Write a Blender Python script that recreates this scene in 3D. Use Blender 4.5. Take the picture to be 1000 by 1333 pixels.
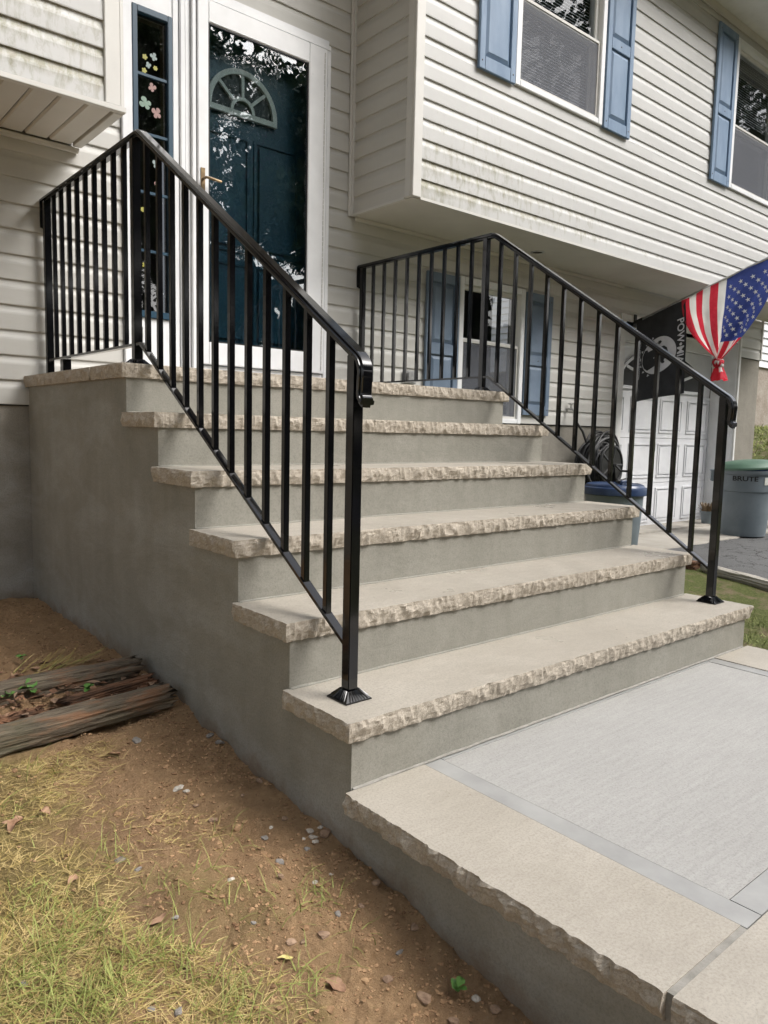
import bpy, bmesh, math, random
from mathutils import Vector, Matrix, noise
random.seed(7)
rnd = random.random
U = random.uniform
for o in list(bpy.data.objects): bpy.data.objects.remove(o)
S = bpy.context.scene
COL = S.collection

# ---------------------------------------------------------------- camera
CAM = Vector((-1.11211, -2.81531, 0.88953))
yaw, pitch, roll = math.radians(40.4438), math.radians(-6.1169), math.radians(1.3354)
fw = Vector((math.sin(yaw)*math.cos(pitch), math.cos(yaw)*math.cos(pitch), math.sin(pitch)))
rt = Vector((math.cos(yaw), -math.sin(yaw), 0)); up = rt.cross(fw)
r2 = rt*math.cos(roll)+up*math.sin(roll); u2 = up*math.cos(roll)-rt*math.sin(roll)
cd = bpy.data.cameras.new('camera'); cam = bpy.data.objects.new('camera', cd); COL.objects.link(cam)
cd.sensor_fit = 'HORIZONTAL'; cd.sensor_width = 36; cd.lens = 36*.98077
cd.clip_start = .05; cd.clip_end = 2000
cam.matrix_world = Matrix(((r2.x, u2.x, -fw.x, CAM.x), (r2.y, u2.y, -fw.y, CAM.y), (r2.z, u2.z, -fw.z, CAM.z), (0, 0, 0, 1)))
S.camera = cam
# ---------------------------------------------------------------- world, sun, exposure
SUN_EL, SUN_AZ = 47, 143          # azimuth measured clockwise from +Y: sun stands to the front right of the house
W = bpy.data.worlds.new('World'); S.world = W; W.use_nodes = True
nt = W.node_tree; bg = nt.nodes['Background']
sk = nt.nodes.new('ShaderNodeTexSky'); sk.sky_type = 'NISHITA'; sk.sun_disc = False
sk.sun_elevation = math.radians(SUN_EL); sk.sun_rotation = math.radians(SUN_AZ)
sk.air_density = 1.0; sk.dust_density = 5.0; sk.ozone_density = 1.0
hs = nt.nodes.new('ShaderNodeHueSaturation'); hs.inputs['Saturation'].default_value = .34
nt.links.new(sk.outputs[0], hs.inputs['Color']); nt.links.new(hs.outputs[0], bg.inputs[0])
bg.inputs[1].default_value = .15
sl = bpy.data.lights.new('sun', 'SUN'); sl.energy = 1.2; sl.angle = math.radians(32); sl.color = (1, .975, .945)
so = bpy.data.objects.new('sun', sl); COL.objects.link(so)
sd = Vector((math.sin(math.radians(SUN_AZ))*math.cos(math.radians(SUN_EL)), math.cos(math.radians(SUN_AZ))*math.cos(math.radians(SUN_EL)), math.sin(math.radians(SUN_EL))))
so.rotation_euler = sd.to_track_quat('Z', 'Y').to_euler()
S.view_settings.view_transform = 'Standard'; S.view_settings.look = 'None'
S.view_settings.exposure = .97; S.view_settings.gamma = 1
S.render.engine = 'CYCLES'

# ---------------------------------------------------------------- materials
def c4(c): return (c[0], c[1], c[2], 1)
def new_mat(name):
    m = bpy.data.materials.new(name); m.use_nodes = True
    n = m.node_tree.nodes; b = n['Principled BSDF']
    return m, m.node_tree, n, b
def pos(nt_):
    return nt_.nodes.new('ShaderNodeNewGeometry').outputs['Position']
def mapping(nt_, src, sc, rot=(0, 0, 0)):
    mp = nt_.nodes.new('ShaderNodeMapping'); mp.inputs['Scale'].default_value = sc; mp.inputs['Rotation'].default_value = rot
    nt_.links.new(src, mp.inputs[0]); return mp.outputs[0]
def nz(nt_, src, scale, detail=5, rough=.6, dist=0):
    t = nt_.nodes.new('ShaderNodeTexNoise'); t.inputs['Scale'].default_value = scale; t.inputs['Detail'].default_value = detail
    t.inputs['Roughness'].default_value = rough; t.inputs['Distortion'].default_value = dist
    nt_.links.new(src, t.inputs['Vector']); return t.outputs[0]
def ramp(nt_, src, p0, c0, p1, c1):
    r = nt_.nodes.new('ShaderNodeValToRGB'); e = r.color_ramp.elements
    e[0].position = p0; e[0].color = c4(c0) if len(c0) == 3 else c0; e[1].position = p1; e[1].color = c4(c1) if len(c1) == 3 else c1
    nt_.links.new(src, r.inputs[0]); return r.outputs[0]
def gray(v): return (v, v, v)
def mix(nt_, f, a, b, mode='MIX'):
    m = nt_.nodes.new('ShaderNodeMix'); m.data_type = 'RGBA'; m.blend_type = mode
    for s, v in ((m.inputs[0], f), (m.inputs[6], a), (m.inputs[7], b)):
        if isinstance(v, (int, float)): s.default_value = v
        elif isinstance(v, tuple): s.default_value = c4(v)
        else: nt_.links.new(v, s)
    return m.outputs[2]
def math_(nt_, op, a, b=0.0, clamp=False):
    m = nt_.nodes.new('ShaderNodeMath'); m.operation = op; m.use_clamp = clamp
    for s, v in ((m.inputs[0], a), (m.inputs[1], b)):
        if isinstance(v, (int, float)): s.default_value = v
        else: nt_.links.new(v, s)
    return m.outputs[0]
def bump(nt_, b, h, strength, dist=.01, prev=None):
    n = nt_.nodes.new('ShaderNodeBump'); n.inputs['Strength'].default_value = strength; n.inputs['Distance'].default_value = dist
    nt_.links.new(h, n.inputs['Height'])
    if prev is not None: nt_.links.new(prev, n.inputs['Normal'])
    nt_.links.new(n.outputs[0], b.inputs['Normal']); return n.outputs[0]
def M(name, c1, c2=None, scale=6, rough=.6, rvar=0, bs=0, bscale=80, bdist=.004, spec=.5, metal=0, lo=.35, hi=.65, stretch=None, coat=0, detail=6):
    m, t, n, b = new_mat(name); c2 = c2 or c1
    P = pos(t)
    if stretch: P = mapping(t, P, stretch)
    f = nz(t, P, scale, detail)
    t.links.new(ramp(t, f, lo, c1, hi, c2), b.inputs['Base Color'])
    if rvar:
        t.links.new(ramp(t, nz(t, P, scale*.7, 4), .3, gray(max(.02, rough-rvar)), .7, gray(rough+rvar)), b.inputs['Roughness'])
    else: b.inputs['Roughness'].default_value = rough
    b.inputs['Specular IOR Level'].default_value = spec; b.inputs['Metallic'].default_value = metal
    if coat: b.inputs['Coat Weight'].default_value = coat; b.inputs['Coat Roughness'].default_value = .05
    if bs: bump(t, b, nz(t, P, bscale, 6, .65), bs, bdist)
    return m
MT = {}
# cut sandstone top face and its rock-faced edge
def stone_mat(name, a, b_, edge):
    m, t, n, b = new_mat(name); P = pos(t)
    f = nz(t, P, 2.2, 8, .6, .6); g = nz(t, mapping(t, P, (5, 18, 6), (0, 0, .15)), 2.4, 8, .7, .6)
    c = mix(t, .5, ramp(t, f, .32, a, .68, b_), ramp(t, g, .3, a, .7, b_))
    sp = nz(t, P, 170, 4, .8)
    c = mix(t, ramp(t, sp, .45, gray(0), .66, gray(.6)), c, tuple(x*.62 for x in a))
    br = nz(t, P, 7, 5, .65)
    c = mix(t, ramp(t, br, .62, gray(0), .9, gray(.3)), c, (.46, .425, .37))
    c = mix(t, ramp(t, nz(t, P, 1.1, 7, .7, .8), .54, gray(0), .72, gray(.4)), c, tuple(x*.68 for x in a))
    t.links.new(c, b.inputs['Base Color'])
    t.links.new(ramp(t, nz(t, P, 3.1, 5, .6), .36, gray(.27 if not edge else .75), .62, gray(.62 if not edge else .9)), b.inputs['Roughness'])
    b.inputs['Specular IOR Level'].default_value = .5 if not edge else .25
    if edge:
        k = bump(t, b, nz(t, P, 70, 8, .75), .6, .005); bump(t, b, nz(t, P, 260, 4, .7), .6, .003, k)
    else:
        k = bump(t, b, nz(t, P, 22, 5, .6), .12, .004); bump(t, b, nz(t, P, 380, 3, .7), .16, .001, k)
    return m
MT['stone'] = stone_mat('sandstone_top', (.335, .302, .252), (.455, .418, .358), False)
MT['stone_edge'] = stone_mat('sandstone_rock_face', (.37, .322, .26), (.50, .448, .375), True)
def plaster_mat(name, a, b_, stain=.5):
    m, t, n, b = new_mat(name); P = pos(t)
    f = nz(t, P, 1.7, 8, .62, .8); g = nz(t, P, 9, 6, .6, .4); v = nz(t, mapping(t, P, (9, 9, 1.2)), 1.4, 5, .6)
    c = mix(t, .45, ramp(t, f, .22, a, .78, b_), ramp(t, v, .2, a, .8, b_))
    c = mix(t, ramp(t, g, .4, gray(0), .8, gray(.25)), c, tuple(x*.8 for x in a))
    e = nz(t, mapping(t, P, (1, .8, 1.6), (0.5, 0, 0)), 2.6, 9, .62, .45)
    sx_ = t.nodes.new('ShaderNodeSeparateXYZ'); t.links.new(P, sx_.inputs[0])     # salt bloom only on the long side face
    em_ = math_(t, 'MULTIPLY', ramp(t, e, .47, gray(0), .76, gray(stain)), math_(t, 'LESS_THAN', sx_.outputs[0], .004))
    c = mix(t, em_, c, (.44, .44, .42))
    fs = nz(t, P, 150, 5, .8)
    c = mix(t, ramp(t, fs, .46, gray(0), .7, gray(.5)), c, tuple(x*.55 for x in a))
    sp = t.nodes.new('ShaderNodeSeparateXYZ'); t.links.new(P, sp.inputs[0])     # soil splash along the foot of the wall
    hgt = math_(t, 'SUBTRACT', sp.outputs[2], math_(t, 'ADD', math_(t, 'MULTIPLY', math_(t, 'MINIMUM', sp.outputs[1], 0.0), .105), -.035))
    hgt = math_(t, 'ADD', hgt, math_(t, 'MULTIPLY', math_(t, 'SUBTRACT', nz(t, P, 9, 7, .7), .5), .22))
    c = mix(t, ramp(t, hgt, .0, gray(.75), .07, gray(0)), c, (.17, .115, .075))
    tw = nz(t, mapping(t, P, (1, 1, 2.2), (.35, 0, 0)), 5, 4, .5, 2.5)
    c = mix(t, ramp(t, tw, .5, gray(0), .62, gray(.07)), c, tuple(x*1.25 for x in b_))
    t.links.new(c, b.inputs['Base Color']); b.inputs['Roughness'].default_value = .85; b.inputs['Specular IOR Level'].default_value = .25
    k = bump(t, b, nz(t, P, 14, 6, .6), .25, .01); k = bump(t, b, tw, .12, .012, k); bump(t, b, nz(t, P, 220, 4, .75), .6, .002, k)
    return m
MT['plaster'] = plaster_mat('cement_plaster', (.205, .198, .166), (.33, .317, .277), .55)
MT['foundation'] = plaster_mat('old_foundation_concrete', (.20, .185, .155), (.31, .29, .25), .6)
MT['mortar'] = M('mortar', (.21, .2, .175), (.30, .285, .255), 30, .85, bs=.4, bscale=150)
# broom-finished concrete
m, t, n, b = new_mat('broom_concrete'); P = pos(t)
c = mix(t, .5, ramp(t, nz(t, P, 1.4, 8, .6, .5), .3, (.31, .302, .285), .7, (.39, .382, .362)), ramp(t, nz(t, mapping(t, P, (1.2, 14, 1), (0, 0, -.06)), 6, 6, .6), .3, (.295, .288, .272), .7, (.40, .392, .372)))
c = mix(t, ramp(t, nz(t, P, 190, 5, .8), .47, gray(0), .7, gray(.6)), c, (.17, .165, .155))
c = mix(t, ramp(t, nz(t, P, 16, 6, .75), .66, gray(0), .72, gray(.6)), c, (.5, .49, .47))
t.links.new(c, b.inputs['Base Color']); b.inputs['Roughness'].default_value = .7
k = bump(t, b, nz(t, mapping(t, P, (7, 190, 1), (0, 0, -.05)), 1.5, 5, .7), .4, .003); bump(t, b, nz(t, P, 320, 3), .3, .0015, k)
MT['broom'] = m
MT['margin'] = M('trowelled_concrete', (.27, .268, .26), (.36, .358, .345), 5, .42, .14, .1, 60, .003)
# vinyl siding with weathering; moss streaks gather along the lower courses
def siding_mat(name, a, b_, moss, zlo=2.3, zhi=3.1):
    m, t, n, b = new_mat(name); P = pos(t)
    c = ramp(t, nz(t, mapping(t, P, (1, 1, 4)), 1.6, 6, .6), .3, a, .7, b_)
    c = mix(t, ramp(t, nz(t, mapping(t, P, (14, 14, 1.5)), 2.2, 6, .65), .5, gray(0), .8, gray(.12)), c, tuple(x*.7 for x in a))
    if moss:
        sp = t.nodes.new('ShaderNodeSeparateXYZ'); t.links.new(P, sp.inputs[0])
        mr = t.nodes.new('ShaderNodeMapRange'); mr.inputs[1].default_value = zhi; mr.inputs[2].default_value = zlo; mr.clamp = True
        t.links.new(sp.outputs[2], mr.inputs[0])
        mx = t.nodes.new('ShaderNodeMapRange'); mx.inputs[1].default_value = 5.2; mx.inputs[2].default_value = 2.0; mx.clamp = True
        t.links.new(sp.outputs[0], mx.inputs[0])
        st = nz(t, mapping(t, P, (7, 7, 2.2)), 3.2, 9, .72, .4); bl = nz(t, P, 1.3, 4, .5)
        h = math_(t, 'FRACT', math_(t, 'DIVIDE', math_(t, 'SUBTRACT', sp.outputs[2], 2.292), .1165))
        hh = ramp(t, h, .35, gray(.45), .85, gray(1))
        k = math_(t, 'MULTIPLY', math_(t, 'MULTIPLY', mr.outputs[0], math_(t, 'ADD', math_(t, 'MULTIPLY', mx.outputs[0], .75), .25)), hh)
        th = math_(t, 'ADD', math_(t, 'MULTIPLY', k, .34), math_(t, 'ADD', math_(t, 'MULTIPLY', st, .7), math_(t, 'MULTIPLY', bl, .25)))
        c = mix(t, ramp(t, th, .60, gray(0), .77, gray(moss)), c, ramp(t, nz(t, P, 26, 5, .7), .4, (.14, .135, .05), .62, (.26, .23, .16)))
    t.links.new(c, b.inputs['Base Color']); b.inputs['Roughness'].default_value = .5; b.inputs['Specular IOR Level'].default_value = .4
    bump(t, b, nz(t, mapping(t, P, (3, 3, 40)), 6, 5, .6), .12, .002)
    return m
MT['siding'] = siding_mat('vinyl_siding', (.455, .448, .418), (.52, .512, .482), 0)
MT['siding_w'] = siding_mat('weathered_vinyl_siding', (.455, .455, .442), (.52, .52, .508), .75)
MT['vinyl_trim'] = M('vinyl_trim', (.52, .51, .48), (.58, .57, .54), 3, .5, bs=.05)
MT['soffit'] = M('painted_soffit', (.5, .48, .44), (.56, .54, .5), 2.5, .6, bs=.08, bscale=30)
MT['white'] = M('white_paint', (.68, .69, .70), (.76, .77, .78), 5, .35, .08, .04, 40, .002)
MT['white_dull'] = M('white_vinyl', (.60, .60, .58), (.72, .72, .70), 4, .45, .08, .05, 40)
MT['garage_white'] = M('white_garage_paint', (.62, .63, .65), (.74, .75, .77), 3, .45, .08, .08, 25)
MT['blue'] = M('blue_shutter_paint', (.125, .195, .295), (.17, .245, .35), 4, .55, .08, .1, 60, stretch=(3, 3, 1))
MT['blue_old_shaded'] = M('old_blue_paint_shaded', (.10, .145, .205), (.16, .21, .28), 4, .55, .08, .2, 60)  # lower shutters: old blue, muted so the colour carries the overhang's shade
MT['teal'] = M('dark_blue_door_paint', (.009, .042, .066), (.013, .054, .084), 4, .35, .05, .05, 60)
MT['frame_blue'] = M('sidelight_blue_paint', (.010, .042, .075), (.016, .058, .095), 4, .4)
MT['black'] = M('gloss_black_steel', (.0022, .0022, .0028), (.004, .004, .005), 8, .09, .04, .03, 60, .001, .6)
MT['bronze'] = M('aged_bronze', (.16, .11, .06), (.28, .20, .11), 30, .4, metal=.8)
MT['metal'] = M('galvanised_metal', (.4, .4, .4), (.6, .6, .6), 30, .35, metal=.9)
MT['screw'] = M('dark_screw', (.08, .08, .08), (.12, .12, .12), 30, .5, metal=.5)
MT['room'] = M('dark_room', (.035, .037, .04), (.055, .056, .056), 2, .9)
MT['curtain'] = M('grey_curtain', (.62, .64, .67), (.72, .73, .75), 9, .9, stretch=(4, 4, .4), bs=.3, bscale=12)
MT['fan'] = M('fanlight_frame', (.46, .44, .38), (.52, .5, .44), 5, .5)
MT['asphalt'] = None
def glass_mat(name, refl, tint, wav, wscale, rough=.0):
    m, t, n, b = new_mat(name); n.remove(b); out = n['Material Output']; P = pos(t)
    tr = n.new('ShaderNodeBsdfTransparent'); tr.inputs[0].default_value = c4(tint)
    gl = n.new('ShaderNodeBsdfGlossy'); gl.inputs['Roughness'].default_value = rough
    fr = n.new('ShaderNodeLayerWeight'); fr.inputs[0].default_value = .5     # Schlick curve, the same on both faces of the pane
    fac = math_(t, 'ADD', math_(t, 'MULTIPLY', math_(t, 'POWER', fr.outputs['Facing'], 5.0), .9), refl, True)
    if wav:
        bn = n.new('ShaderNodeBump'); bn.inputs['Strength'].default_value = wav; bn.inputs['Distance'].default_value = .02
        t.links.new(nz(t, P, wscale, 3, .55, .5), bn.inputs['Height']); t.links.new(bn.outputs[0], gl.inputs['Normal'])
    ms = n.new('ShaderNodeMixShader'); t.links.new(fac, ms.inputs[0]); t.links.new(tr.outputs[0], ms.inputs[1]); t.links.new(gl.outputs[0], ms.inputs[2])
    t.links.new(ms.outputs[0], out.inputs[0]); return m
MT['storm_glass'] = glass_mat('storm_door_glass', .15, (.78, .84, .86), .045, 4.5)
MT['side_glass'] = glass_mat('sidelight_glass', .12, (.5, .5, .5), .05, 6)
MT['glass'] = glass_mat('window_glass', .055, (.8, .82, .83), .03, 3)
m, t, n, b = new_mat('insect_screen'); out = n['Material Output']; P = pos(t)
tr = n.new('ShaderNodeBsdfTransparent'); ms = n.new('ShaderNodeMixShader'); b.inputs['Base Color'].default_value = (.14, .15, .175, 1); b.inputs['Roughness'].default_value = .7
ms.inputs[0].default_value = .38; t.links.new(tr.outputs[0], ms.inputs[1]); t.links.new(b.outputs[0], ms.inputs[2]); t.links.new(ms.outputs[0], out.inputs[0])
MT['screen'] = m
# ground: bare loam near the wall, matted thatch further out
m, t, n, b = new_mat('loam_and_thatch'); P = pos(t)
soil = mix(t, .5, ramp(t, nz(t, P, 6, 8, .65, .4), .3, (.37, .22, .11), .7, (.58, .375, .20)), ramp(t, nz(t, P, 55, 6, .7), .3, (.28, .17, .09), .72, (.57, .39, .23)))
soil = mix(t, ramp(t, nz(t, P, 2.6, 4, .6), .54, gray(0), .72, gray(.35)), soil, (.16, .10, .068))
soil = mix(t, ramp(t, nz(t, P, 150, 4, .7), .6, gray(0), .72, gray(.6)), soil, (.42, .34, .25))
soil = mix(t, ramp(t, nz(t, P, 85, 6, .85), .58, gray(0), .72, gray(.35)), soil, (.12, .07, .045))
th = mix(t, .5, ramp(t, nz(t, P, 40, 7, .75, 1), .3, (.22, .15, .068), .7, (.46, .36, .16)), ramp(t, nz(t, P, 7, 5, .6), .35, (.26, .185, .085), .7, (.31, .26, .09)))
sp = t.nodes.new('ShaderNodeSeparateXYZ'); t.links.new(P, sp.inputs[0])
d = math_(t, 'ADD', sp.outputs[0], math_(t, 'MULTIPLY', math_(t, 'SUBTRACT', nz(t, P, 3.2, 7, .65), .5), 1.5))
left = ramp(t, math_(t, 'ADD', math_(t, 'MULTIPLY', d, -1), .25), .62, gray(0), .92, gray(1))
up_ = ramp(t, math_(t, 'ADD', math_(t, 'MULTIPLY', sp.outputs[1], -1), 0), .40, gray(0), .55, gray(1))
mask = math_(t, 'MULTIPLY', left, up_)
rgt = ramp(t, math_(t, 'MULTIPLY', sp.outputs[0], .1), .2, gray(0), .215, gray(1))
c = mix(t, mask, soil, th)
lawn = mix(t, ramp(t, nz(t, P, 5, 6, .7), .5, gray(0), .66, gray(1)), ramp(t, nz(t, P, 60, 4, .7), .3, (.07, .085, .025), .7, (.17, .19, .065)), (.23, .175, .115))
c = mix(t, rgt, c, lawn)
t.links.new(c, b.inputs['Base Color']); b.inputs['Roughness'].default_value = .95; b.inputs['Specular IOR Level'].default_value = .2
k = bump(t, b, nz(t, P, 42, 8, .8), 1, .022); bump(t, b, nz(t, P, 190, 5, .8), .9, .008, k)
MT['ground'] = m
MT['clod'] = M('soil_clod', (.19, .11, .06), (.42, .27, .15), 30, .95, bs=.6, bscale=200, spec=.15)
MT['rock_grey'] = M('grey_stone', (.15, .135, .12), (.30, .275, .245), 40, .8, bs=.5, bscale=150)
MT['rock_brown'] = M('brown_stone', (.20, .125, .08), (.34, .23, .15), 40, .8, bs=.5, bscale=150)
MT['rock_white'] = M('pale_stone', (.38, .33, .27), (.58, .53, .46), 40, .8, bs=.5, bscale=150)
MT['dry_grass'] = M('dry_straw_grass', (.40, .29, .11), (.62, .48, .22), 24, .75, spec=.3)
MT['olive_grass'] = M('olive_grass', (.27, .205, .065), (.42, .33, .105), 22, .7, spec=.3)
MT['green_grass'] = M('green_grass', (.17, .20, .04), (.33, .35, .10), 20, .6, spec=.35)
MT['lawn_grass'] = M('lawn_grass', (.11, .14, .032), (.30, .32, .11), 9, .65, spec=.3)
MT['leaf_green'] = M('fresh_leaf', (.06, .15, .03), (.12, .26, .05), 30, .5)
MT['leaf_brown'] = M('dead_leaf', (.17, .085, .045), (.42, .26, .16), 30, .8)
MT['dead_plant'] = M('dead_plant', (.17, .12, .075), (.30, .23, .15), 30, .85)
MT['leaf_yellow'] = M('yellow_leaf', (.5, .42, .12), (.6, .5, .2), 30, .7)
MT['tree_leaf'] = M('tree_foliage', (.02, .045, .012), (.065, .11, .03), 1.5, .6)
MT['bark'] = M('bark', (.05, .038, .028), (.12, .09, .07), 8, .9, bs=.8, bscale=20, stretch=(3, 3, .5))
# weathered timber: grain runs along x
m, t, n, b = new_mat('weathered_timber'); P = pos(t)
g = nz(t, mapping(t, P, (2.2, 40, 40)), 3, 8, .7, .6)
c = ramp(t, g, .3, (.04, .03, .02), .7, (.29, .235, .165))
c = mix(t, ramp(t, nz(t, mapping(t, P, (3, 12, 12)), 2.4, 6, .65), .5, gray(0), .66, gray(.8)), c, (.30, .15, .075))
c = mix(t, ramp(t, nz(t, P, 5, 5, .6), .52, gray(0), .72, gray(.6)), c, (.09, .09, .05))
t.links.new(c, b.inputs['Base Color']); b.inputs['Roughness'].default_value = .85
bump(t, b, g, 1, .012)
MT['timber'] = m
MT['rot'] = M('rotten_wood', (.045, .028, .018), (.24, .12, .065), 20, .95, bs=1, bscale=60, stretch=(.5, 2, 2))
m, t, n, b = new_mat('cracked_asphalt'); P = pos(t)
c = mix(t, .5, ramp(t, nz(t, P, 1.3, 6, .6), .3, (.045, .045, .046), .7, (.09, .09, .088)), ramp(t, nz(t, P, 130, 4, .7), .35, (.04, .04, .04), .7, (.2, .2, .195)))
vo = t.nodes.new('ShaderNodeTexVoronoi'); vo.feature = 'DISTANCE_TO_EDGE'; vo.inputs['Scale'].default_value = 2.3
wv = t.nodes.new('ShaderNodeVectorMath'); wv.operation = 'ADD'; nn = t.nodes.new('ShaderNodeTexNoise'); nn.inputs['Scale'].default_value = 4; nn.inputs['Detail'].default_value = 6
t.links.new(P, nn.inputs['Vector']); t.links.new(P, wv.inputs[0]); t.links.new(nn.outputs[1], wv.inputs[1]); t.links.new(wv.outputs[0], vo.inputs['Vector'])
crk = ramp(t, vo.outputs[0], .0, gray(1), .022, gray(0))
c = mix(t, crk, c, (.02, .018, .016))
t.links.new(c, b.inputs['Base Color']); b.inputs['Roughness'].default_value = .8
k = bump(t, b, nz(t, P, 160, 4), .5, .004); bump(t, b, math_(t, 'SUBTRACT', 1.0, crk), .7, .01, k)
MT['asphalt'] = m
MT['apron'] = M('worn_concrete', (.27, .25, .215), (.38, .355, .31), 3, .85, bs=.3, bscale=60)
MT['can_grey'] = M('grey_bin_plastic', (.125, .155, .175), (.17, .20, .22), 4, .5, .08, .06, 50)
MT['can_green'] = M('green_lid_plastic', (.065, .13, .088), (.10, .18, .125), 4, .5, .06, .06, 50)
MT['can_blue'] = M('navy_lid_plastic', (.012, .028, .075), (.03, .055, .12), 6, .35, .08, .05, 40)
MT['ink'] = M('black_ink', (.01, .01, .01), None, 5, .6)
MT['sticker'] = M('paper_label', (.55, .57, .52), (.68, .68, .62), 30, .6)
MT['hose'] = M('black_rubber', (.012, .012, .012), (.025, .025, .025), 20, .4, .08)
MT['hose_g'] = M('grey_rubber', (.06, .06, .06), (.1, .1, .1), 20, .45)
MT['red'] = M('flag_red', (.62, .03, .055), (.70, .045, .075), 30, .75, bs=.15, bscale=300)
MT['fwhite'] = M('flag_white', (.76, .75, .72), (.82, .81, .78), 12, .75, bs=.15, bscale=300)
MT['fblue'] = M('flag_blue', (.035, .055, .22), (.05, .075, .27), 30, .75, bs=.15, bscale=300)
MT['star_white'] = M('star_white', (.84, .84, .82), None, 12, .75)
MT['fblack'] = M('flag_black', (.018, .019, .024), (.028, .03, .036), 12, .8, bs=.15, bscale=300)
MT['fgrey'] = M('flag_emblem_white', (.55, .56, .62), (.62, .63, .68), 20, .8)
for q_ in ('red', 'fwhite', 'fblue'):
    t = MT[q_].node_tree; b = t.nodes['Principled BSDF']; tl_n = t.nodes.new('ShaderNodeBsdfTranslucent'); mx_ = t.nodes.new('ShaderNodeMixShader'); mx_.inputs[0].default_value = .45
    t.links.new(b.inputs['Base Color'].links[0].from_socket, tl_n.inputs[0]); t.links.new(b.outputs[0], mx_.inputs[1]); t.links.new(tl_n.outputs[0], mx_.inputs[2]); t.links.new(mx_.outputs[0], t.nodes['Material Output'].inputs[0])
for nm, a in (('st_yellow', (.36, .34, .06)), ('st_green', (.2, .3, .23)), ('st_pink', (.32, .19, .17)), ('st_pale', (.25, .32, .31))): MT[nm] = M(nm, a, tuple(x*.8 for x in a), 60, .5)
MT['rubble'] = None
def rubble_mat():
    m, t, n, b = new_mat('rubble_stone'); P = pos(t)
    t.links.new(mix(t, .5, ramp(t, nz(t, P, 3, 4), .3, (.2, .15, .11), .7, (.42, .38, .33)), ramp(t, nz(t, P, 30, 4), .3, (.2, .16, .13), .7, (.45, .4, .35))), b.inputs['Base Color']); b.inputs['Roughness'].default_value = .9
    return m
MT['rubble'] = rubble_mat()
MT['far_siding'] = M('white_far_siding', (.62, .63, .66), (.7, .71, .74), 3, .6)
MT['roof'] = M('roof_shingle', (.06, .055, .05), (.12, .11, .1), 30, .9)

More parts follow.
